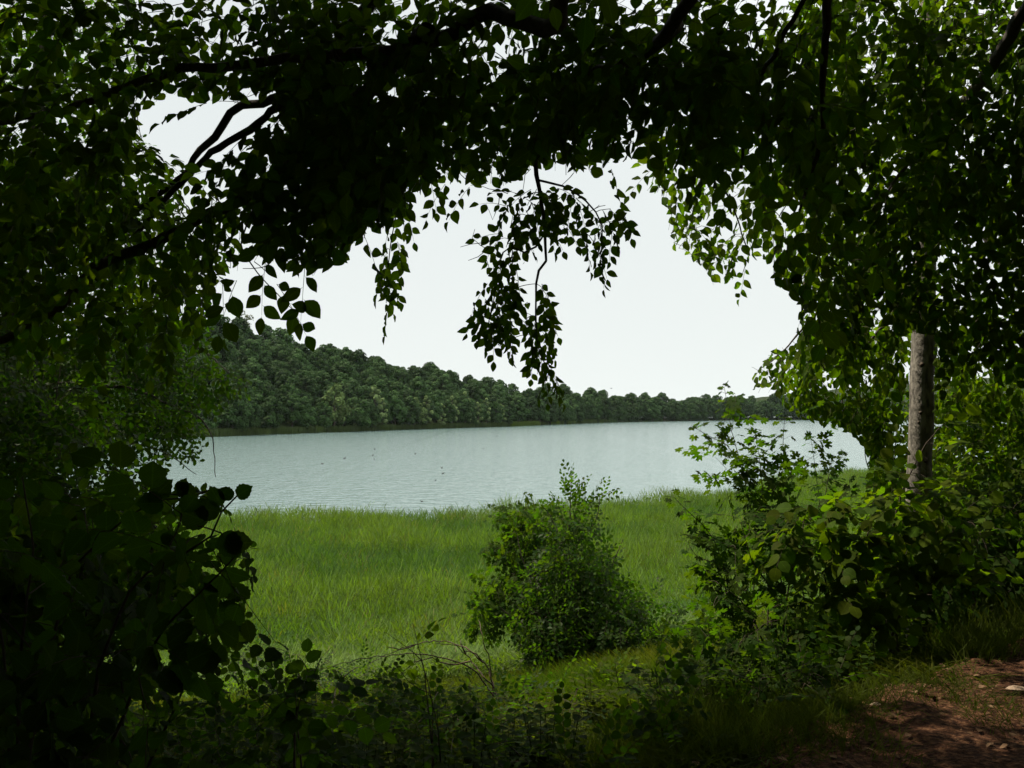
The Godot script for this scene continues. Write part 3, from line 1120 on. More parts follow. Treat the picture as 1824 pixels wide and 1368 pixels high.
func make_birds() -> void:
	var mb := MB.new()                     # a floating coot, a third of a metre long
	var pts := PackedVector3Array()
	var rad := PackedFloat32Array()
	for i in 9:
		var t := i / 8.0
		pts.append(Vector3(0, 0.05 + 0.03 * t * t, lerpf(0.18, -0.2, t)))
		rad.append(0.004 + 0.085 * sin(PI * pow(t, 0.85)))
	mb.tube(pts, rad, 10, Color(1, 1, 1))
	mb.tube(PackedVector3Array([Vector3(0, 0.09, 0.11), Vector3(0, 0.15, 0.16), Vector3(0, 0.2, 0.17)]), PackedFloat32Array([0.04, 0.028, 0.028]), 8, Color(1, 1, 1))
	mb.tube(PackedVector3Array([Vector3(0, 0.2, 0.13), Vector3(0, 0.21, 0.165), Vector3(0, 0.205, 0.2), Vector3(0, 0.195, 0.25)]), PackedFloat32Array([0.015, 0.038, 0.03, 0.006]), 8, Color(1, 1, 1))
	var m := mb.mesh()
	var list := [[668, 800, "dark waterbird farthest out in the middle of the scattered flock"], [664, 811, "dark waterbird just nearer than the flock's farthest bird"], [667, 818, "nearest of three dark waterbirds swimming in a row"], [614, 816, "dark waterbird alone between the hill's shadow and the row of three"], [575, 826, "dark waterbird nearest the dense bushes, alone on pale water"], [740, 808, "lone dark waterbird past the row of three"], [861, 799, "dark waterbird before the low end of the hill"], [885, 777, "tiny dark waterbird far out under the flattening hill"], [866, 767, "tiny dark waterbird close to the far reeds"], [787, 833, "farther of a pair of dark waterbirds near the middle of the lake"], [789, 843, "nearer of a pair of dark waterbirds near the middle of the lake"], [776, 855, "dark waterbird nearer the reeds than the pair"], [752, 892, "dark waterbird closest to the sunlit reed bed"]]
	for a in list:
		var d: float = 7.95 * F / (a[1] - HORIZON)
		var o := put("waterbird", m, M.feather)
		o.position = Vector3((a[0] - 912.0) / F * d, LAKE - 0.01, -d)
		o.rotation.y = r(0, TAU)
		o.scale = Vector3.ONE * minf(1.2, d / 140.0)
		tag(o, a[2], "bird", "waterbirds scattered over the lake")
	for a in [[843, 585, 130, "tiny bird flying in the pale sky above the hill's end"], [1089, 692, 190, "tiny bird flying low over the far wood"]]:
		var fb := MB.new()
		fb.tube(PackedVector3Array([Vector3(0, 0, 0.16), Vector3(0, 0.01, 0.08), Vector3(0, 0, -0.05), Vector3(0, 0, -0.2)]), PackedFloat32Array([0.008, 0.045, 0.04, 0.01]), 8, Color(1, 1, 1))
		for s in [-1.0, 1.0]:
			fb.tube(PackedVector3Array([Vector3(0.02 * s, 0.02, 0.04), Vector3(0.2 * s, 0.1, 0.03), Vector3(0.42 * s, 0.06, -0.08)]), PackedFloat32Array([0.045, 0.035, 0.006]), 6, Color(1, 1, 1))
		var o := put("flying_bird", fb.mesh(), M.feather)
		o.position = at(a[0], a[1], a[2])
		o.rotation.y = r(0, TAU)
		tag(o, a[3], "bird")


# ---------------------------------------------------------------- the trees that frame the view

func make_overhanging_beeches() -> void:
	rng.seed = 101
	# trunk beside the path behind the viewer; its limbs reach out over the slope
	var p := plant("overhanging_beech", Vector3(2.3, 0.0, 1.3), "beech", "dark beech limbs and leaves reaching overhead, with sprays hanging before the lake", "tree")
	p.bark = M.bark
	var fork := Vector3(2.2, 4.2, 1.0)
	limb(p, "trunk", [Vector3(2.3, -0.2, 1.3), Vector3(2.28, 2.0, 1.2), fork, Vector3(2.0, 7.0, 0.6)], 0.2, 0.1, 12, M.beech_bark)
	limb(p, "branch", [fork] + pxline([[1290, -90, 2.9], [1215, 45, 3.5], [1120, 110, 3.9], [1035, 135, 4.2], [930, 200, 4.6], [820, 265, 5.0], [730, 310, 5.5]]), 0.05, 0.006)
	limb(p, "branch", pxline([[1120, 110, 3.9], [1130, 200, 4.4], [1157, 257, 5.0], [1232, 295, 5.6], [1290, 335, 6.2], [1330, 440, 6.6]]), 0.018, 0.004)
	limb(p, "branch", pxline([[990, 165, 4.4], [958, 240, 4.4], [955, 300, 4.4], [966, 370, 4.4], [970, 425, 4.4], [973, 465, 4.4]]), 0.014, 0.006, 6)
	var drop := limb(p, "branch", pxline([[973, 465, 4.4], [957, 490, 4.4], [955, 560, 4.4], [958, 620, 4.4], [985, 672, 4.4]]), 0.006, 0.002, 5)
	var arc := limb(p, "branch", pxline([[969, 418, 4.4], [942, 450, 4.4], [905, 440, 4.45], [885, 480, 4.5], [880, 540, 4.5], [870, 575, 4.5]]), 0.005, 0.002, 5)
	limb(p, "branch", pxline([[955, 320, 4.4], [1010, 335, 4.35], [1050, 365, 4.3], [1072, 400, 4.3], [1070, 455, 4.3]]), 0.006, 0.002, 5)
	limb(p, "branch", pxline([[1480, -60, 4.0], [1467, 125, 4.4], [1462, 260, 4.6], [1442, 320, 4.7], [1422, 390, 4.8]]), 0.022, 0.006)
	limb(p, "branch", [fork + Vector3(0, 0.6, 0)] + pxline([[1640, -160, 3.4], [1480, -60, 4.0], [1400, 60, 4.4], [1340, 180, 4.8], [1320, 300, 5.0]]), 0.04, 0.008)
	limb(p, "branch", pxline([[730, 310, 5.5], [715, 350, 5.6], [702, 400, 5.7], [692, 470, 5.7], [688, 540, 5.7]]), 0.005, 0.002, 5)
	var top := [[560, -20], [1500, -20], [1500, 220], [1420, 250], [1330, 200], [1240, 175], [1150, 205], [1110, 270], [1060, 300], [950, 290], [850, 325], [760, 315], [640, 300], [560, 200]]
	fill(p, top, 3.4, 5.6, 0.075, 3.1, 0.7, 0.42)
	fill(p, [[1020, 60], [1300, 20], [1400, 200], [1120, 280]], 4.0, 5.5, 0.075, 0.8, 0.7)
	fill(p, [[1345, 190], [1470, 180], [1500, 420], [1480, 540], [1432, 545], [1405, 500], [1396, 430], [1388, 330]], 4.0, 5.0, 0.085, 1.5, 1.4, 0.3, Vector3(0.1, -0.2, 0))
	fill(p, [[640, 240], [760, 300], [740, 385], [690, 400], [650, 390], [600, 300]], 4.4, 5.8, 0.07, 2.0, 1.2)
	# sunlit sprays a little farther out
	fill(p, [[1150, 285], [1240, 230], [1340, 250], [1380, 330], [1385, 470], [1320, 512], [1262, 505], [1195, 440], [1180, 355], [1125, 336]], 6.0, 7.4, 0.08, 1.25, 0.9, 0.36, Vector3(-0.3, -0.3, 0))
	# the drooping sprays that hang free against the sky
	p.opens = []
	fill(p, [[905, 332], [1030, 325], [1042, 398], [962, 402], [930, 420], [885, 430], [880, 400]], 4.1, 4.7, 0.049, 1.7, 0.8, 0.16, Vector3(0, -0.3, 0))
	fill(p, [[885, 420], [925, 420], [918, 470], [935, 520], [925, 575], [900, 570], [872, 572], [855, 525], [870, 470]], 4.2, 4.7, 0.049, 2.0, 1.2, 0.14, Vector3(0, -0.6, 0))
	fill(p, [[962, 490], [990, 485], [998, 535], [985, 580], [970, 620], [985, 660], [965, 660], [935, 615], [928, 570], [945, 530]], 4.2, 4.7, 0.049, 1.6, 1.2, 0.12, Vector3(0.05, -0.7, 0))
	fill(p, [[1050, 365], [1092, 355], [1096, 420], [1078, 470], [1062, 465], [1048, 420]], 4.1, 4.5, 0.05, 1.5, 1.0, 0.15, Vector3(0, -0.6, 0))
	fill(p, [[690, 375], [722, 360], [712, 420], [702, 470], [706, 530], [688, 545], [680, 500], [684, 430]], 5.4, 5.9, 0.064, 2.0, 1.5, 0.14, Vector3(0, -1.0, 0))
	for a in [[800, 318, -0.5, 5.0], [845, 325, -0.7, 5.0], [760, 300, 0.2, 5.2], [1330, 470, -0.2, 6.5], [1165, 300, -1.0, 6.3], [1085, 290, 0.2, 5.0]]:
		var q := at(a[0], a[1], a[3])
		connect_to(p, q)
		spray(p, q, Vector3(a[2], -0.6, 0).normalized(), 0.2, 0.066, 0.5)
	p.opens = [opening, gap_left]
	# bare little twigs beside the hanging spray
	for a in [[[905, 345], [860, 332], [838, 330]], [[890, 345], [880, 390], [870, 372]], [[880, 428], [855, 432], [820, 440]], [[878, 432], [852, 458], [834, 464]], [[870, 445], [842, 425], [846, 408]]]:
		var l := smooth_line(pxline(a.map(func(q): return [q[0], q[1], 4.45])), 0.04, 0.004)
		var rd := PackedFloat32Array()
		for i in l.size():
			rd.append(lerpf(0.0022, 0.0008, float(i) / l.size()))
		p.twigs.tube(l, rd, 4, Color(1, 1, 1), false)
	# three big leaves close overhead
	for a in [[1043, 30, 2.0, 0.07, 0.0], [1078, -10, 2.0, 0.065, 0.4], [950, -5, 2.1, 0.06, -0.8], [985, 12, 2.1, 0.05, 0.3]]:
		var q := at(a[0], a[1], a[2])
		var ld := Vector3(a[4], -0.9, -0.25).normalized()
		var ln := Vector3(0.2, 0.2, 1.0)
		ln = (ln - ld * ln.dot(ld)).normalized()
		p.leaves.append([Transform3D(Basis(ln.cross(ld), ln, ld) * a[3], q), leaf_color("beech")])
	var crown := MB.new()
	coarse(p, Vector3(-0.5, 6.8, -2.5), Vector3(5.0, 2.6, 4.35), 28000, 0.15, crown)
	coarse(p, Vector3(2.5, 5.5, 3.0), Vector3(5.0, 3.0, 4.0), 9000, 0.2, crown)
	finish(p, 300, crown)

	# the second one: limbs slanting down to the other side
	rng.seed = 102
	p = plant("slanting_beech", Vector3(-2.0, 0.0, 1.6), "beech", "dark beech whose long grey limbs slant down beside the gap of white sky", "tree")
	fork = Vector3(-0.9, 4.4, 0.6)
	limb(p, "trunk", [Vector3(-2.0, -0.2, 1.6), Vector3(-1.9, 2.2, 1.5), fork, Vector3(-0.6, 7.0, 0.0)], 0.18, 0.09, 12, M.beech_bark)
	limb(p, "branch", [fork] + pxline([[980, -160, 2.6], [860, 25, 3.4], [700, 85, 3.7], [550, 97, 3.9], [400, 115, 4.1], [260, 137, 4.3], [120, 195, 4.5], [-40, 225, 4.7]]), 0.05, 0.014)
	limb(p, "branch", pxline([[760, 60, 3.6], [690, 120, 4.2], [615, 200, 4.5], [540, 270, 4.6], [465, 340, 4.7], [400, 368, 4.8], [280, 430, 4.9], [190, 465, 5.0], [150, 500, 5.1], [110, 545, 5.1], [60, 570, 5.2], [-30, 625, 5.3]]), 0.04, 0.02)
	limb(p, "branch", pxline([[700, -60, 4.3], [660, 5, 4.6], [615, 65, 4.9], [545, 150, 5.2], [480, 180, 5.3], [415, 197, 5.4], [380, 245, 5.4], [355, 272, 5.5], [330, 308, 5.5], [210, 400, 5.6]]), 0.036, 0.014)
	limb(p, "branch", pxline([[615, 65, 4.9], [570, 150, 5.0], [487, 196, 5.0], [455, 225, 5.1], [400, 258, 5.1], [365, 280, 5.2], [335, 312, 5.2], [230, 430, 5.3]]), 0.026, 0.012)
	limb(p, "branch", pxline([[465, 340, 4.7], [440, 400, 4.4], [430, 440, 4.3], [470, 500, 4.2], [505, 535, 4.2], [530, 560, 4.2]]), 0.006, 0.0016, 5)
	fill(p, [[-20, -20], [640, -20], [700, 60], [640, 130], [500, 160], [380, 175], [260, 190], [200, 260], [-20, 330]], 3.6, 5.6, 0.075, 2.1, 0.6, 0.42)
	fill(p, [[490, 160], [640, 140], [780, 200], [800, 300], [720, 330], [650, 400], [600, 450], [520, 440], [440, 450], [340, 420], [340, 340], [420, 280], [480, 220]], 3.9, 5.2, 0.075, 2.8, 0.7, 0.42)
	fill(p, [[-20, 300], [240, 240], [345, 262], [340, 340], [400, 420], [390, 500], [362, 540], [340, 570], [200, 560], [-20, 540]], 4.6, 6.4, 0.075, 2.3, 0.7, 0.4)
	fill(p, [[540, 380], [660, 340], [668, 400], [600, 460], [548, 482], [500, 465]], 3.7, 4.4, 0.085, 1.7, 1.2, 0.36)
	p.opens = []
	fill(p, [[400, 440], [540, 450], [530, 490], [500, 520], [450, 510], [405, 490]], 3.6, 4.1, 0.084, 0.6, 1.1, 0.24, Vector3(0, -0.5, 0))
	for a in [[395, 480, 0.05, -1.0, 3.9], [545, 450, -0.05, -1.0, 3.8], [480, 490, 0.6, -0.7, 3.8], [385, 180, -0.9, -0.15, 4.4], [640, 400, 0.4, -0.8, 4.4]]:
		var q := at(a[0], a[1], a[4])
		connect_to(p, q)
		spray(p, q, Vector3(a[2], a[3], 0).normalized(), 0.22, 0.074, 0.4)
	# a bright cluster catching the sun by the gap
	fill(p, [[440, 250], [490, 235], [500, 300], [420, 340], [380, 360], [400, 300]], 4.4, 4.7, 0.082, 1.0, 0.3, 0.2)
	p.opens = [opening, gap_left]
	crown = MB.new()
	coarse(p, Vector3(-4.5, 6.6, -3.0), Vector3(5.0, 2.8, 5.0), 32000, 0.15, crown)
	coarse(p, Vector3(-3.5, 5.0, 3.0), Vector3(5.0, 3.2, 4.0), 8000, 0.2, crown)
	finish(p, 300, crown)

func make_standing_beech() -> void:
	rng.seed = 111
	var base := at(1634, 1130, 8.2)
	base.y = gh(base.x, 8.2)
	var p := plant("standing_beech", base, "beech", "smooth grey beech trunk lit on one side, with low drooping leafy limbs", "tree")
	var tr := pxline([[1636, 900, 8.2], [1640, 780, 8.2], [1645, 590, 8.2], [1650, 300, 8.3], [1655, -100, 8.4]])
	limb(p, "trunk", [base - Vector3(0, 0.2, 0), base + Vector3(0.01, 0.3, 0)] + tr + [tr[-1] + Vector3(0, 3.0, 0)], 0.107, 0.062, 18, M.beech_bark)
	for a in [[1632, 650, 0.02], [1628, 735, 0.014], [1622, 752, 0.011], [1640, 820, 0.02], [1650, 700, 0.016]]:
		var k := MB.new()
		var c := at(a[0], a[1], 8.2)
		var away := Vector3((a[0] - 1640.0) / 28.0, 0, 1.0).normalized()
		c += away * 0.084 - Vector3((a[0] - 1640.0) / F * 8.2, 0, 0)
		k.tube(PackedVector3Array([c - away * 0.01, c + away * 0.012, c + away * 0.016]), PackedFloat32Array([a[2] * 1.3, a[2], a[2] * 0.4]), 9, Color(1, 1, 1))
		put("knot", k.mesh(), M.stem, p.root)
	limb(p, "branch", pxline([[1648, 420, 8.2], [1590, 360, 7.6], [1500, 380, 7.0], [1440, 480, 6.8], [1430, 580, 6.8], [1470, 660, 7.0]]), 0.026, 0.004)
	limb(p, "branch", pxline([[1645, 520, 8.2], [1560, 480, 8.6], [1480, 530, 9.0], [1400, 620, 9.2], [1350, 660, 9.2]]), 0.024, 0.004)
	limb(p, "branch", pxline([[1645, 600, 8.2], [1590, 570, 8.7], [1530, 640, 9.1], [1500, 720, 9.2], [1520, 770, 9.2]]), 0.02, 0.004)
	limb(p, "branch", pxline([[1652, 250, 8.3], [1732, 165, 6.0], [1800, 60, 5.0], [1860, -40, 4.6]]), 0.04, 0.03)
	limb(p, "branch", pxline([[1732, 165, 6.0], [1690, 225, 5.9], [1612, 300, 5.8], [1582, 340, 5.8], [1577, 400, 5.8], [1550, 470, 5.9]]), 0.016, 0.005)
	limb(p, "branch", pxline([[1655, 480, 8.3], [1740, 560, 8.6], [1824, 640, 8.8], [1920, 680, 9.0]]), 0.03, 0.012)
	limb(p, "branch", pxline([[1650, 350, 8.3], [1750, 420, 8.0], [1830, 560, 7.8], [1900, 620, 7.8]]), 0.03, 0.01)
	fill(p, [[1440, -20], [2100, -20], [2100, 330], [1700, 320], [1560, 340], [1460, 330], [1430, 200]], 4.8, 7.5, 0.08, 3.4, 0.7, 0.42)
	fill(p, [[1440, 330], [1640, 300], [2100, 320], [2100, 620], [1700, 600], [1600, 590], [1540, 600], [1445, 560], [1432, 450]], 5.6, 7.7, 0.082, 2.7, 0.9, 0.4)
	fill(p, [[1420, 560], [1610, 570], [1612, 640], [1590, 740], [1530, 780], [1440, 720], [1425, 650]], 8.7, 9.7, 0.09, 2.3, 1.2, 0.36)
	fill(p, [[1332, 660], [1375, 618], [1440, 610], [1470, 680], [1440, 740], [1400, 715], [1345, 690]], 8.8, 9.6, 0.085, 1.7, 0.9, 0.34)
	fill(p, [[1480, 690], [1610, 700], [1612, 860], [1570, 850], [1545, 790]], 8.6, 9.8, 0.08, 2.0, 0.9)
	fill(p, [[1662, 560], [2100, 560], [2100, 760], [1740, 740], [1665, 700]], 8.4, 9.4, 0.08, 1.3, 0.9)
	var crown := MB.new()
	coarse(p, Vector3(6.5, 6.8, -6.0), Vector3(4.4, 3.4, 4.5), 22000, 0.16, crown)
	finish(p, 300, crown)

var pairs := 0.0

func dress(p: Plant, line: PackedVector3Array, from: float, size: float) -> void:     # opposite pairs of long-stalked leaves up a stem
	var turn := r(0, TAU)
	var n := line.size()
	var step := maxi(1, int(0.085 / line[0].distance_to(line[1])))
	for i in range(int(n * from), n, step):
		var f := float(i) / n
		var tan := (line[mini(i + 1, n - 1)] - line[i - 1]).normalized()
		turn += PI * 0.5 + r(-0.3, 0.3)
		for k in 2:
			var side := tan.cross(Vector3(0.3, 0.1, 0.95)).normalized().rotated(tan, turn + PI * k)
			var out := (side * 1.0 + tan * 0.55).normalized()
			var s := size * lerpf(1.1, 0.65, f) * r(0.75, 1.15)
			var q := line[i] + out * s * r(0.5, 1.1)
			p.twigs.tube(PackedVector3Array([line[i], q]), PackedFloat32Array([0.0014, 0.001]), 3, Color(1, 1, 1), false)
			var ld := (side + Vector3.DOWN * r(0.1, 0.7) + rdir() * 0.25).normalized()
			var ln := (Vector3.UP + side * 0.4 + rdir() * 0.35)
			ln = (ln - ld * ln.dot(ld)).normalized()
			p.leaves.append([Transform3D(Basis(ln.cross(ld), ln, ld) * s, q + ld * s * 0.05), leaf_color(p.kind)])
	for k in 3:
		var ld := (Vector3.UP * 0.6 + rdir()).normalized()
		var ln := (Vector3.UP + rdir() * 0.4)
		ln = (ln - ld * ln.dot(ld)).normalized()
		p.leaves.append([Transform3D(Basis(ln.cross(ld), ln, ld) * size * r(0.4, 0.7), line[n - 1] + ld * 0.02), leaf_color(p.kind)])

func make_bush(called: String, foot: Array, stems: Array, kind: String, label: String, category: String, fills: Array, most: int, r0 := 0.012, up := 0.45, group := "", density := 2.2, reach := 9999.0, opens := [], singles := []) -> Plant:
	# foot: picture x and depth; stems: picture polylines; fills: [polygon, d0, d1, leaf, cover, droop, length]
	var d: float = foot[1]
	var x: float = (foot[0] - 912.0) / F * d
	var base := Vector3(x, gh(x, d), -d)
	var p := plant(called, base, kind, label, category, group)
	p.bark = M.stem
	p.up = up
	p.opens = opens
	p.density = density
	p.reach = reach
	for s in stems:
		var b := base + Vector3(r(-0.12, 0.12), -0.05, r(-0.12, 0.12))
		var line := limb(p, "stem", [b] + pxline(s), r0, r0 * 0.2, 6)
		if pairs > 0.0:
			dress(p, line, 0.4, pairs)
	for l in singles:
		var ld := Vector3(l[3], l[4], 0.1).normalized()
		var ln := Vector3(r(-0.3, 0.3), 0.25, 1.0)
		ln = (ln - ld * ln.dot(ld)).normalized()
		var q := at(l[0], l[1], l[2])
		connect_to(p, q)
		p.leaves.append([Transform3D(Basis(ln.cross(ld), ln, ld) * l[5], q), leaf_color(kind)])
	for f in fills:
		fill(p, f[0], f[1], f[2], f[3], f[4], f[5] if f.size() > 5 else 0.3, f[6] if f.size() > 6 else 0.3, f[7] if f.size() > 7 else Vector3(0, 0.1, 0))
	pairs = 0.0
	finish(p, most)
	return p

func make_left_side() -> void:
	rng.seed = 121
	# a fine-leaved tree beyond the bushes, its twigs reaching out over the water
	var base := Vector3(-5.9, gh(-5.9, 10.5), -10.5)
	var p := plant("fine_leaved_tree", base, "small", "fine-leaved tree with sunlit twig ends before the hill and the lake", "tree")
	limb(p, "trunk", [base - Vector3(0, 0.2, 0), base + Vector3(0.1, 1.5, 0), at(20, 560, 10.3), at(60, 250, 10.3), at(90, -50, 10.0)], 0.13, 0.06, 10)
	limb(p, "branch", pxline([[10, 620, 10.4], [120, 560, 10.0], [250, 570, 9.8], [340, 610, 9.7], [440, 690, 9.6]]), 0.03, 0.004)
	limb(p, "branch", pxline([[0, 760, 10.4], [100, 700, 9.9], [220, 690, 9.6], [300, 720, 9.5], [370, 760, 9.4], [384, 850, 9.4]]), 0.028, 0.003)
	limb(p, "branch", pxline([[30, 480, 10.3], [150, 420, 10.0], [260, 430, 9.8], [330, 520, 9.6]]), 0.03, 0.004)
	limb(p, "branch", pxline([[0, 830, 10.4], [90, 800, 9.8], [200, 790, 9.5], [280, 800, 9.4], [350, 845, 9.3]]), 0.02, 0.003)
	p.opens = [gap_left, notch]
	fill(p, [[-180, 540], [240, 540], [345, 575], [345, 640], [350, 740], [250, 780], [-180, 800]], 9.0, 11.5, 0.062, 2.2, 0.5, 0.34, Vector3(0.3, 0, 0))
	fill(p, [[340, 590], [400, 640], [450, 685], [440, 705], [380, 700], [345, 690]], 9.2, 10.0, 0.06, 1.5, 0.7, 0.28, Vector3(0.4, -0.1, 0))
	fill(p, [[250, 720], [355, 730], [368, 790], [360, 815], [300, 835], [255, 800]], 9.2, 9.8, 0.055, 0.75, 0.7, 0.26, Vector3(0.4, -0.1, 0))
	fill(p, [[-180, 780], [240, 770], [265, 850], [200, 900], [-180, 920]], 8.8, 10.5, 0.058, 1.5, 0.5)
	fill(p, [[-180, 330], [240, 260], [340, 440], [340, 560], [-180, 560]], 9.5, 11.5, 0.07, 1.3, 0.5)
	fill(p, [[-180, -20], [260, -20], [240, 260], [-180, 340]], 9.0, 12.0, 0.085, 1.2, 0.5)
	var crown := MB.new()
	coarse(p, Vector3(-8.5, 4.5, -8.5), Vector3(4.5, 5.0, 4.5), 20000, 0.17, crown)
	finish(p, 300, crown)

	rng.seed = 122
	make_bush("big_leaved_bush", [60, 2.5], [[[90, 1150, 2.4], [160, 980, 2.35], [260, 900, 2.3], [330, 890, 2.3], [380, 870, 2.3]], [[180, 1180, 2.3], [290, 1010, 2.3], [380, 950, 2.25], [400, 900, 2.25], [425, 880, 2.25]], [[40, 1150, 2.5], [60, 980, 2.5], [40, 850, 2.5]], [[230, 1250, 2.3], [330, 1080, 2.2], [420, 990, 2.2]], [[10, 1200, 2.5], [-40, 1000, 2.5], [-60, 900, 2.5]]], "hazel", "dense dark bush of large rounded leaves beside the viewer, outlined against the lake", "bush", [
		[[[-180, 860], [170, 870], [290, 885], [370, 880], [400, 940], [400, 990], [340, 1010], [270, 1040], [220, 1200], [-180, 1200]], 2.0, 2.9, 0.070, 1.5, 0.4, 0.26],
		[[[300, 870], [410, 880], [415, 985], [330, 1000]], 2.1, 2.5, 0.072, 0.8, 0.4, 0.2],
		[[[-180, 1060], [230, 1080], [270, 1250], [250, 1390], [-180, 1390]], 2.0, 2.8, 0.066, 1.8, 0.4, 0.26]], 300, 0.009, 0.35, "", 1.8, 452.0, [notch], [[422, 884, 2.2, 0.75, 0.5, 0.042], [416, 886, 2.2, -0.8, 0.45, 0.04], [396, 900, 2.2, -0.55, 0.8, 0.052], [345, 885, 2.2, -0.6, 0.5, 0.05], [318, 885, 2.2, 0.3, 0.75, 0.046], [275, 885, 2.2, 0.5, 0.5, 0.055], [392, 912, 2.2, -0.9, 0.2, 0.06], [400, 968, 2.2, 1.0, 0.05, 0.066], [395, 950, 2.2, 0.5, -0.6, 0.07], [370, 930, 2.2, -0.7, 0.3, 0.07]])
	rng.seed = 123
	make_bush("shaded_bush", [150, 4.6], [[[150, 1150, 4.6], [170, 1000, 4.5], [160, 900, 4.5]], [[240, 1150, 4.5], [290, 1020, 4.4], [300, 940, 4.4]], [[60, 1150, 4.6], [30, 900, 4.6]], [[340, 1200, 4.4], [380, 1080, 4.3], [420, 1000, 4.3]]], "hazel", "shaded bush behind the big-leaved one, its thin side twigs drooping before the reeds", "bush", [
		[[[-180, 880], [160, 880], [280, 930], [330, 960], [345, 1060], [300, 1140], [300, 1300], [-180, 1300]], 3.8, 5.6, 0.058, 2.2, 0.4, 0.32],
		[[[390, 940], [440, 935], [440, 1030], [400, 1090], [380, 1080]], 4.0, 4.6, 0.045, 1.3, 0.9, 0.2],
		[[[330, 1030], [445, 1090], [440, 1120], [350, 1160]], 4.0, 4.6, 0.05, 1.3, 0.7, 0.24]], 250, 0.01, 0.45, "", 2.0, 456.0, [notch])
	rng.seed = 124
	make_bush("dim_shrub", [60, 7.5], [[[60, 1050, 7.5], [80, 850, 7.5], [110, 640, 7.4]], [[180, 1000, 7.4], [230, 850, 7.3]], [[-40, 900, 7.5], [-60, 700, 7.5]]], "small", "dim shrub filling the dark corner between bush and fine-leaved tree", "bush", [
		[[[-180, 600], [120, 660], [190, 780], [230, 880], [290, 940], [290, 1120], [-180, 1150]], 6.6, 8.4, 0.056, 2.6, 0.4, 0.36]], 150, 0.014)

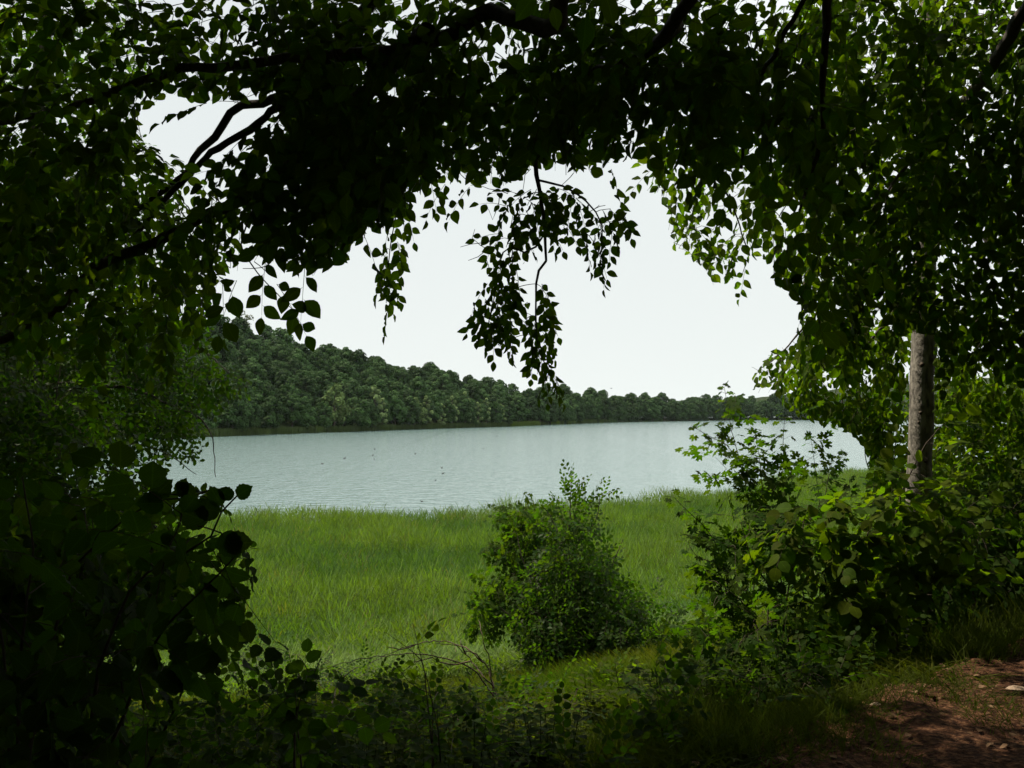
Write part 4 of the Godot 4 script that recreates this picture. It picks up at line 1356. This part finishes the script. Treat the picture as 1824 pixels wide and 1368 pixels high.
func make_right_side() -> void:
	rng.seed = 131
	make_bush("round_leaved_bush", [1590, 7.8], [[[1560, 1100, 7.7], [1500, 980, 7.5], [1440, 920, 7.4]], [[1580, 1050, 7.7], [1600, 900, 7.6], [1650, 790, 7.5], [1690, 750, 7.5]], [[1600, 1060, 7.7], [1680, 960, 7.6], [1730, 930, 7.5], [1760, 985, 7.4]], [[1560, 1100, 7.6], [1540, 1000, 7.5], [1560, 900, 7.4], [1590, 850, 7.4]], [[1560, 1120, 7.5], [1470, 1080, 7.2], [1440, 1060, 7.1]], [[1600, 1100, 7.5], [1700, 1010, 7.3], [1790, 990, 7.2]]], "lime", "bright bush of rounded yellow-green leaves in front of the grey beech trunk", "bush", [
		[[[1400, 920], [1560, 870], [1680, 880], [1720, 960], [1680, 1040], [1600, 1060], [1480, 1060], [1420, 1000]], 6.9, 7.0, 0.098, 1.8, 0.5, 0.34, Vector3(-0.1, 0.1, 0.2)],
		[[[1580, 840], [1690, 830], [1690, 930], [1590, 960]], 7.0, 7.6, 0.09, 1.3, 0.4, 0.28],
		[[[1600, 860], [1640, 790], [1690, 745], [1708, 750], [1680, 800], [1670, 880]], 7.2, 7.6, 0.095, 1.0, 0.2, 0.26, Vector3(0.2, 0.4, 0)],
		[[[1420, 1050], [1560, 1050], [1580, 1110], [1540, 1150], [1460, 1160], [1430, 1110]], 6.8, 7.4, 0.098, 1.7, 0.5, 0.3, Vector3(-0.2, 0, 0.2)],
		[[[1700, 980], [1800, 970], [1800, 1000], [1720, 1010]], 6.9, 7.3, 0.09, 0.9, 0.3, 0.3]], 300, 0.014, 0.68, "", 2.0)
	rng.seed = 132
	# slender young maples standing in front of the reeds, each a plant of its own
	var saplings := [
		[[1345, 8.2], [[[1368, 1050, 8.2], [1345, 940, 8.2], [1320, 830, 8.1], [1304, 770, 8.1], [1290, 690, 8.1]], [[1345, 940, 8.2], [1312, 815, 8.0], [1270, 780, 7.9], [1238, 762, 7.9]]], "tallest slender young maple, its tip rising before the far wood", [[[1270, 690], [1310, 700], [1330, 800], [1340, 880], [1290, 880], [1275, 800]], [[1236, 758], [1300, 800], [1320, 830], [1280, 850]], [[1265, 860], [1290, 780], [1400, 800], [1420, 920], [1350, 960], [1280, 930]]]],
		[[1400, 8.0], [[[1395, 1050, 8.0], [1378, 1000, 8.0], [1362, 900, 8.0], [1352, 810, 8.0], [1345, 770, 8.0]]], "young maple half hidden behind the tallest one, with its leaves below the tip", [[[1325, 775], [1380, 770], [1400, 850], [1380, 930], [1340, 900]]]],
		[[1440, 8.6], [[[1425, 1020, 8.6], [1408, 900, 8.6], [1395, 810, 8.5], [1398, 745, 8.5]]], "straight young maple with large dark leaves near its bare upper stem", [[[1370, 745], [1410, 740], [1425, 800], [1440, 900], [1400, 940], [1380, 830]]]],
		[[1480, 8.8], [[[1470, 1010, 8.8], [1460, 900, 8.7], [1452, 830, 8.7], [1444, 782, 8.7]]], "small young maple topped by a reddish-green star of leaves", [[[1434, 775], [1456, 775], [1470, 840], [1490, 900], [1450, 930], [1440, 850]]]],
		[[1520, 8.6], [[[1490, 1000, 8.6], [1470, 900, 8.5], [1480, 840, 8.5], [1500, 815, 8.5]]], "young maple leaning toward the trunk, spreading its top leaves over the reed edge", [[[1460, 830], [1505, 810], [1520, 860], [1500, 930], [1470, 900]]]],
		[[1330, 7.4], [[[1300, 1060, 7.4], [1270, 960, 7.3], [1235, 920, 7.2], [1200, 885, 7.2]], [[1290, 1040, 7.4], [1240, 990, 7.2], [1225, 965, 7.2]]], "low maple leaning away from the trunk with a long outstretched twig", [[[1200, 885], [1240, 910], [1300, 980], [1340, 1060], [1280, 1060], [1240, 990], [1215, 950]]]]]
	for s in saplings:
		var fills := []
		for g in s[3]:
			fills.append([g, s[0][1] - 0.35, s[0][1] + 0.25, 0.09, 1.0, 0.35, 0.18, Vector3(-0.1, 0.25, 0.1)])
		pairs = 0.098
		make_bush("maple_sapling", s[0], s[1], "maple", s[2], "sapling", fills, 120, 0.0095, 0.6, "young maples beside the bright bush", 0.95)
	make_bush("maple_bush", [1390, 7.2], [[[1380, 1080, 7.1], [1340, 1000, 7.0], [1320, 930, 7.0]], [[1400, 1080, 7.1], [1420, 980, 7.0], [1440, 900, 7.0]], [[1340, 1100, 7.0], [1280, 1040, 6.8]], [[1420, 1120, 7.0], [1480, 1040, 6.9]]], "maple", "dense dark foot of lobed leaves below the slender young maples", "bush", [
		[[[1270, 960], [1350, 900], [1460, 900], [1500, 1000], [1460, 1120], [1380, 1150], [1300, 1120], [1260, 1040]], 6.9, 8.0, 0.088, 1.2, 0.4, 0.28],
		[[[1260, 1080], [1400, 1100], [1440, 1180], [1400, 1240], [1250, 1230], [1220, 1160]], 6.0, 7.2, 0.08, 1.4, 0.4, 0.28]], 220, 0.012, 0.6)
	rng.seed = 133
	make_bush("bank_shrub", [1730, 10.5], [[[1730, 900, 10.5], [1700, 780, 10.4]], [[1800, 900, 10.5], [1800, 740, 10.4]], [[1650, 900, 10.5], [1600, 850, 10.4]]], "beech", "dark shrub thicket behind the grey trunk, shading the bank", "bush", [
		[[[1662, 700], [1850, 680], [2250, 640], [2250, 1060], [1680, 1060], [1560, 980], [1580, 860], [1660, 840]], 9.4, 11.6, 0.08, 3.4, 0.5, 0.4]], 250, 0.02)
	make_bush("low_bank_shrub", [1730, 8.4], [[[1730, 1040, 8.4], [1700, 980, 8.3]], [[1790, 1040, 8.4], [1820, 950, 8.3]], [[1650, 1050, 8.2], [1600, 1000, 8.1]]], "hazel", "low dark shrub along the far rim of the brown path", "bush", [
		[[[1560, 960], [1700, 900], [1850, 880], [2200, 860], [2200, 1060], [1850, 1080], [1720, 1080], [1600, 1120], [1560, 1060]], 7.6, 9.2, 0.08, 2.4, 0.4, 0.34]], 200, 0.012)
	make_bush("sunlit_shrub", [1560, 11.5], [[[1560, 900, 11.5], [1540, 800, 11.4], [1560, 720, 11.3]], [[1590, 850, 11.4], [1600, 720, 11.3]]], "small", "small-leaved sunlit shrub between the trunk and the lake", "bush", [
		[[[1565, 760], [1600, 640], [1618, 700], [1612, 860], [1590, 920], [1550, 900], [1560, 830]], 10.8, 12.0, 0.07, 1.8, 0.4, 0.34]], 120, 0.014, 0.45, "", 2.0, 9999.0, [opening])

func make_centre() -> void:
	rng.seed = 141
	make_bush("alder", [1025, 16.6], [[[1015, 1100, 16.6], [1013, 1000, 16.6], [1015, 920, 16.5], [1018, 845, 16.5]], [[1040, 1120, 16.5], [1080, 1030, 16.4], [1110, 960, 16.4]], [[990, 1100, 16.5], [940, 1020, 16.3], [920, 950, 16.3]], [[1050, 1120, 16.5], [1130, 1080, 16.3]], [[1000, 1120, 16.4], [930, 1110, 16.2], [890, 1080, 16.1]], [[1020, 1000, 16.5], [1060, 930, 16.4], [1068, 880, 16.4]], [[1015, 1010, 16.5], [985, 930, 16.4], [970, 905, 16.3]]], "small", "bushy young alder with glossy dark leaves standing alone in the reeds", "tree", [
		[[[1018, 838], [1030, 870], [1050, 915], [995, 915], [1006, 865]], 16.2, 16.8, 0.075, 1.7, -0.3, 0.3, Vector3(0, 0.6, 0)],
		[[[1050, 880], [1078, 870], [1070, 900], [1045, 905]], 16.2, 16.7, 0.072, 0.8, -0.2, 0.3, Vector3(0.3, 0.5, 0)],
		[[[1000, 915], [1035, 905], [1062, 945], [1085, 1000], [1105, 1050], [1130, 1095], [1125, 1160], [1080, 1200], [960, 1200], [935, 1140], [910, 1095], [940, 1020], [975, 960]], 15.6, 17.4, 0.085, 5.2, 0.3, 0.26, Vector3(0, 0.1, 0)],
		[[[940, 1090], [1120, 1080], [1130, 1170], [1090, 1205], [950, 1200]], 15.2, 16.4, 0.085, 3.0, 0.3, 0.3]], 300, 0.03)
	make_bush("drooping_maple", [945, 17.6], [[[930, 1080, 17.6], [935, 1000, 17.5], [925, 920, 17.5]], [[900, 1080, 17.4], [870, 1070, 17.2], [835, 1090, 17.1]], [[930, 1040, 17.5], [890, 1000, 17.3], [870, 965, 17.3]], [[950, 1000, 17.6], [965, 910, 17.6]]], "maple", "grey-green young maple with drooping leaves pressed against the alder", "tree", [
		[[[900, 910], [960, 895], [985, 930], [960, 990], [930, 1010], [900, 1000], [910, 950]], 16.9, 18.0, 0.105, 3.4, 0.8, 0.3, Vector3(-0.3, 0.1, 0)],
		[[[868, 955], [910, 960], [915, 990], [885, 990]], 16.9, 17.6, 0.1, 2.0, 0.8, 0.24, Vector3(-0.4, 0, 0)],
		[[[870, 1030], [930, 1010], [940, 1080], [880, 1110], [830, 1105], [845, 1080]], 16.5, 17.6, 0.105, 3.0, 0.9, 0.3, Vector3(-0.3, 0, 0)]], 150, 0.022)
	make_bush("dark_spreading_shrub", [1140, 15.6], [[[1140, 1130, 15.6], [1160, 1080, 15.5]], [[1160, 1140, 15.5], [1190, 1100, 15.4]]], "small", "low dark shrub spreading from the alder's foot", "bush", [
		[[[1100, 1080], [1160, 1060], [1200, 1090], [1205, 1160], [1180, 1210], [1090, 1210]], 15.0, 16.2, 0.075, 2.2, 0.3, 0.36]], 100, 0.015)
	make_bush("pale_leaved_plant", [1085, 11.0], [[[1080, 1220, 11.0], [1070, 1205, 11.0]], [[1095, 1220, 11.0], [1105, 1200, 11.0]]], "lime", "low plant with pale cream-tinged leaves in front of the alder", "plant", [
		[[[1050, 1200], [1120, 1190], [1135, 1230], [1110, 1260], [1055, 1255]], 10.6, 11.3, 0.062, 1.7, -0.1, 0.2, Vector3(0, 0.5, 0)]], 100, 0.006, 0.7)

	rng.seed = 142
	# undergrowth on the slope below the viewer
	var low := [
		["bramble", [640, 7.5], [[600, 1250], [700, 1240], [760, 1275], [740, 1390], [540, 1390], [560, 1280]], 6.2, 7.8, "hazel", 0.042, 1.6, "low bramble tangle under the arching dead canes"],
		["bramble", [430, 5.5], [[310, 1260], [420, 1240], [520, 1255], [600, 1290], [580, 1390], [280, 1390], [285, 1290]], 4.4, 6.0, "hazel", 0.05, 1.6, "shaded bramble mound next to the big-leaved bush"],
		["bramble", [820, 6.5], [[740, 1250], [840, 1235], [900, 1280], [880, 1390], [700, 1390]], 5.2, 7.0, "hazel", 0.045, 1.2, "bramble patch around the slender dark sapling"],
		["nettle_patch", [960, 8.0], [[880, 1240], [980, 1220], [1060, 1250], [1060, 1340], [900, 1360]], 6.6, 8.6, "small", 0.045, 0.9, "light green nettle patch among the grass below the alder"],
		["nettle_patch", [560, 10.0], [[400, 1165], [560, 1175], [690, 1190], [700, 1235], [480, 1230], [370, 1205]], 10.5, 12.5, "small", 0.045, 0.8, "yellow-green nettle patch at the rim of the reeds"],
		["shaded_shrub", [1180, 6.2], [[1150, 1210], [1260, 1180], [1300, 1240], [1270, 1330], [1190, 1390], [1140, 1330]], 5.4, 6.6, "hazel", 0.045, 1.2, "shaded shrub at the foot of the slender maples"],
		["shaded_shrub", [1400, 5.8], [[1280, 1190], [1420, 1170], [1500, 1200], [1480, 1260], [1400, 1300], [1290, 1290]], 5.2, 6.2, "hazel", 0.045, 1.2, "shaded shrub where the brown path meets the bushes"],
		["shaded_shrub", [1000, 5.0], [[860, 1330], [1000, 1340], [1200, 1320], [1300, 1390], [850, 1390]], 4.4, 5.4, "hazel", 0.042, 1.0, "dark low shrub at the very edge of the slope"]]
	for a in low:
		var c := Vector2.ZERO
		for q in a[2]:
			c += Vector2(q[0], q[1]) / a[2].size()
		var dm: float = a[1][1]
		make_bush(a[0], a[1], [[[c.x - 40, c.y, dm], [c.x - 70, c.y - 50, dm]], [[c.x + 30, c.y, dm], [c.x + 60, c.y - 50, dm]]], a[5], a[8], "undergrowth", [[a[2], a[3], a[4], a[6], a[7], 0.3, 0.26, Vector3(0, 0.4, 0)]], 90, 0.006, 0.65)
	rng.seed = 143
	make_bush("slender_sapling", [790, 5.2], [[[783, 1330, 5.2], [770, 1250, 5.2], [752, 1180, 5.2], [735, 1110, 5.2]], [[752, 1180, 5.2], [720, 1150, 5.2], [685, 1125, 5.2]], [[768, 1240, 5.2], [735, 1220, 5.2], [700, 1180, 5.2]]], "beech", "slender dark sapling rising alone before the dead canes", "sapling", [
		[[[720, 1108], [742, 1110], [775, 1200], [790, 1260], [745, 1250], [740, 1180]], 5.0, 5.4, 0.07, 0.9, 0.2, 0.16],
		[[[680, 1118], [740, 1150], [740, 1165], [690, 1135]], 5.1, 5.3, 0.07, 0.8, 0.2, 0.16]], 120, 0.006, 0.6, "", 1.2)
	make_bush("dark_sapling", [540, 3.9], [[[530, 1290, 3.9], [525, 1220, 3.9], [515, 1165, 3.9]], [[530, 1260, 3.9], [560, 1200, 3.9], [572, 1170, 3.9]], [[520, 1300, 3.9], [470, 1250, 3.9], [450, 1230, 3.9]]], "hazel", "dark sapling with a few large leaves against the yellow-green grass", "sapling", [
		[[[490, 1155], [540, 1160], [570, 1180], [560, 1230], [500, 1220]], 3.7, 4.1, 0.07, 0.8, 0.3, 0.16],
		[[[430, 1220], [570, 1230], [580, 1300], [440, 1310]], 3.7, 4.1, 0.07, 1.3, 0.3, 0.2]], 120, 0.006, 0.5)
	make_bush("leaning_sapling", [1175, 4.9], [[[1180, 1330, 4.9], [1175, 1260, 4.9], [1165, 1215, 4.9]], [[1180, 1300, 4.9], [1210, 1240, 4.9]]], "hazel", "dark thin sapling standing before the sunlit grass under the maples", "sapling", [
		[[[1150, 1210], [1230, 1215], [1225, 1290], [1190, 1340], [1160, 1300]], 4.7, 5.1, 0.055, 1.2, 0.3, 0.16]], 120, 0.006, 0.5)

	# arching dead canes
	rng.seed = 144
	var base := at(885, 1235, 8.6)
	base.y = gh(base.x, 8.6)
	var dead := Node3D.new()
	dead.name = numbered("dead_canes")
	add_child(dead, true)
	dead.position = base
	tag(dead, "bare brown canes arching low over the grass", "dead branch")
	for a in [[[885, 1240], [868, 1190], [840, 1160], [790, 1142], [740, 1148], [690, 1165], [655, 1185]], [[880, 1240], [850, 1200], [800, 1175], [740, 1165], [690, 1168], [640, 1175], [560, 1195]], [[880, 1225], [860, 1205], [838, 1175], [810, 1150], [775, 1145]], [[878, 1240], [872, 1180], [858, 1130], [852, 1105]], [[838, 1178], [800, 1185], [770, 1172], [735, 1182], [705, 1215]], [[830, 1165], [822, 1150], [820, 1140]], [[860, 1180], [845, 1165], [826, 1158]], [[740, 1148], [720, 1156], [690, 1152]], [[600, 1250], [610, 1215], [625, 1195], [640, 1188]], [[590, 1255], [600, 1225], [612, 1205]]]:
		var l := smooth_line(pxline(a.map(func(q): return [q[0], q[1], 8.5 + r(-0.2, 0.2)])), 0.06, 0.008)
		var rd := PackedFloat32Array()
		for i in l.size():
			rd.append(lerpf(0.007, 0.0025, float(i) / l.size()))
		var mb := MB.new()
		mb.tube(l, rd, 5, Color(1, 1, 1))
		put("cane", mb.mesh(), M.dead, dead)

func make_wood_behind() -> void:
	rng.seed = 151
	var m := tree_mesh(13.0, 4.6, 20, Color(0.045, 0.075, 0.02), 77, 1.6)
	for a in [[-7.0, -6.0, 1.1, "tall dark tree on the bank behind the viewer, nearest the bushes"], [-1.0, -8.0, 1.2, "tall dark tree on the bank straight behind the viewer"], [6.0, -7.0, 1.15, "tall dark tree on the bank behind the brown path"], [12.0, -3.0, 1.1, "tall dark tree on the bank along the brown path"], [-12.0, -1.0, 1.1, "tall dark tree at the far side of the bushes behind the viewer"], [13.5, 5.0, 1.1, "tall dark tree beside the path past the grey trunk"]]:
		far_tree(m, Vector3(a[0], gh(a[0], a[1]), -a[1]), a[2], "wood_edge_tree", a[3], "")


func _ready() -> void:
	rng.seed = 1
	nz.seed = 3
	nz.frequency = 0.03
	nz.fractal_octaves = 3
	make_sky_and_sun()
	make_materials()
	make_templates()
	make_ground()
	make_far_bank()
	make_meadow()
	make_wood_behind()
	make_overhanging_beeches()
	make_standing_beech()
	make_left_side()
	make_right_side()
	make_centre()
	make_stones()
	make_birds()
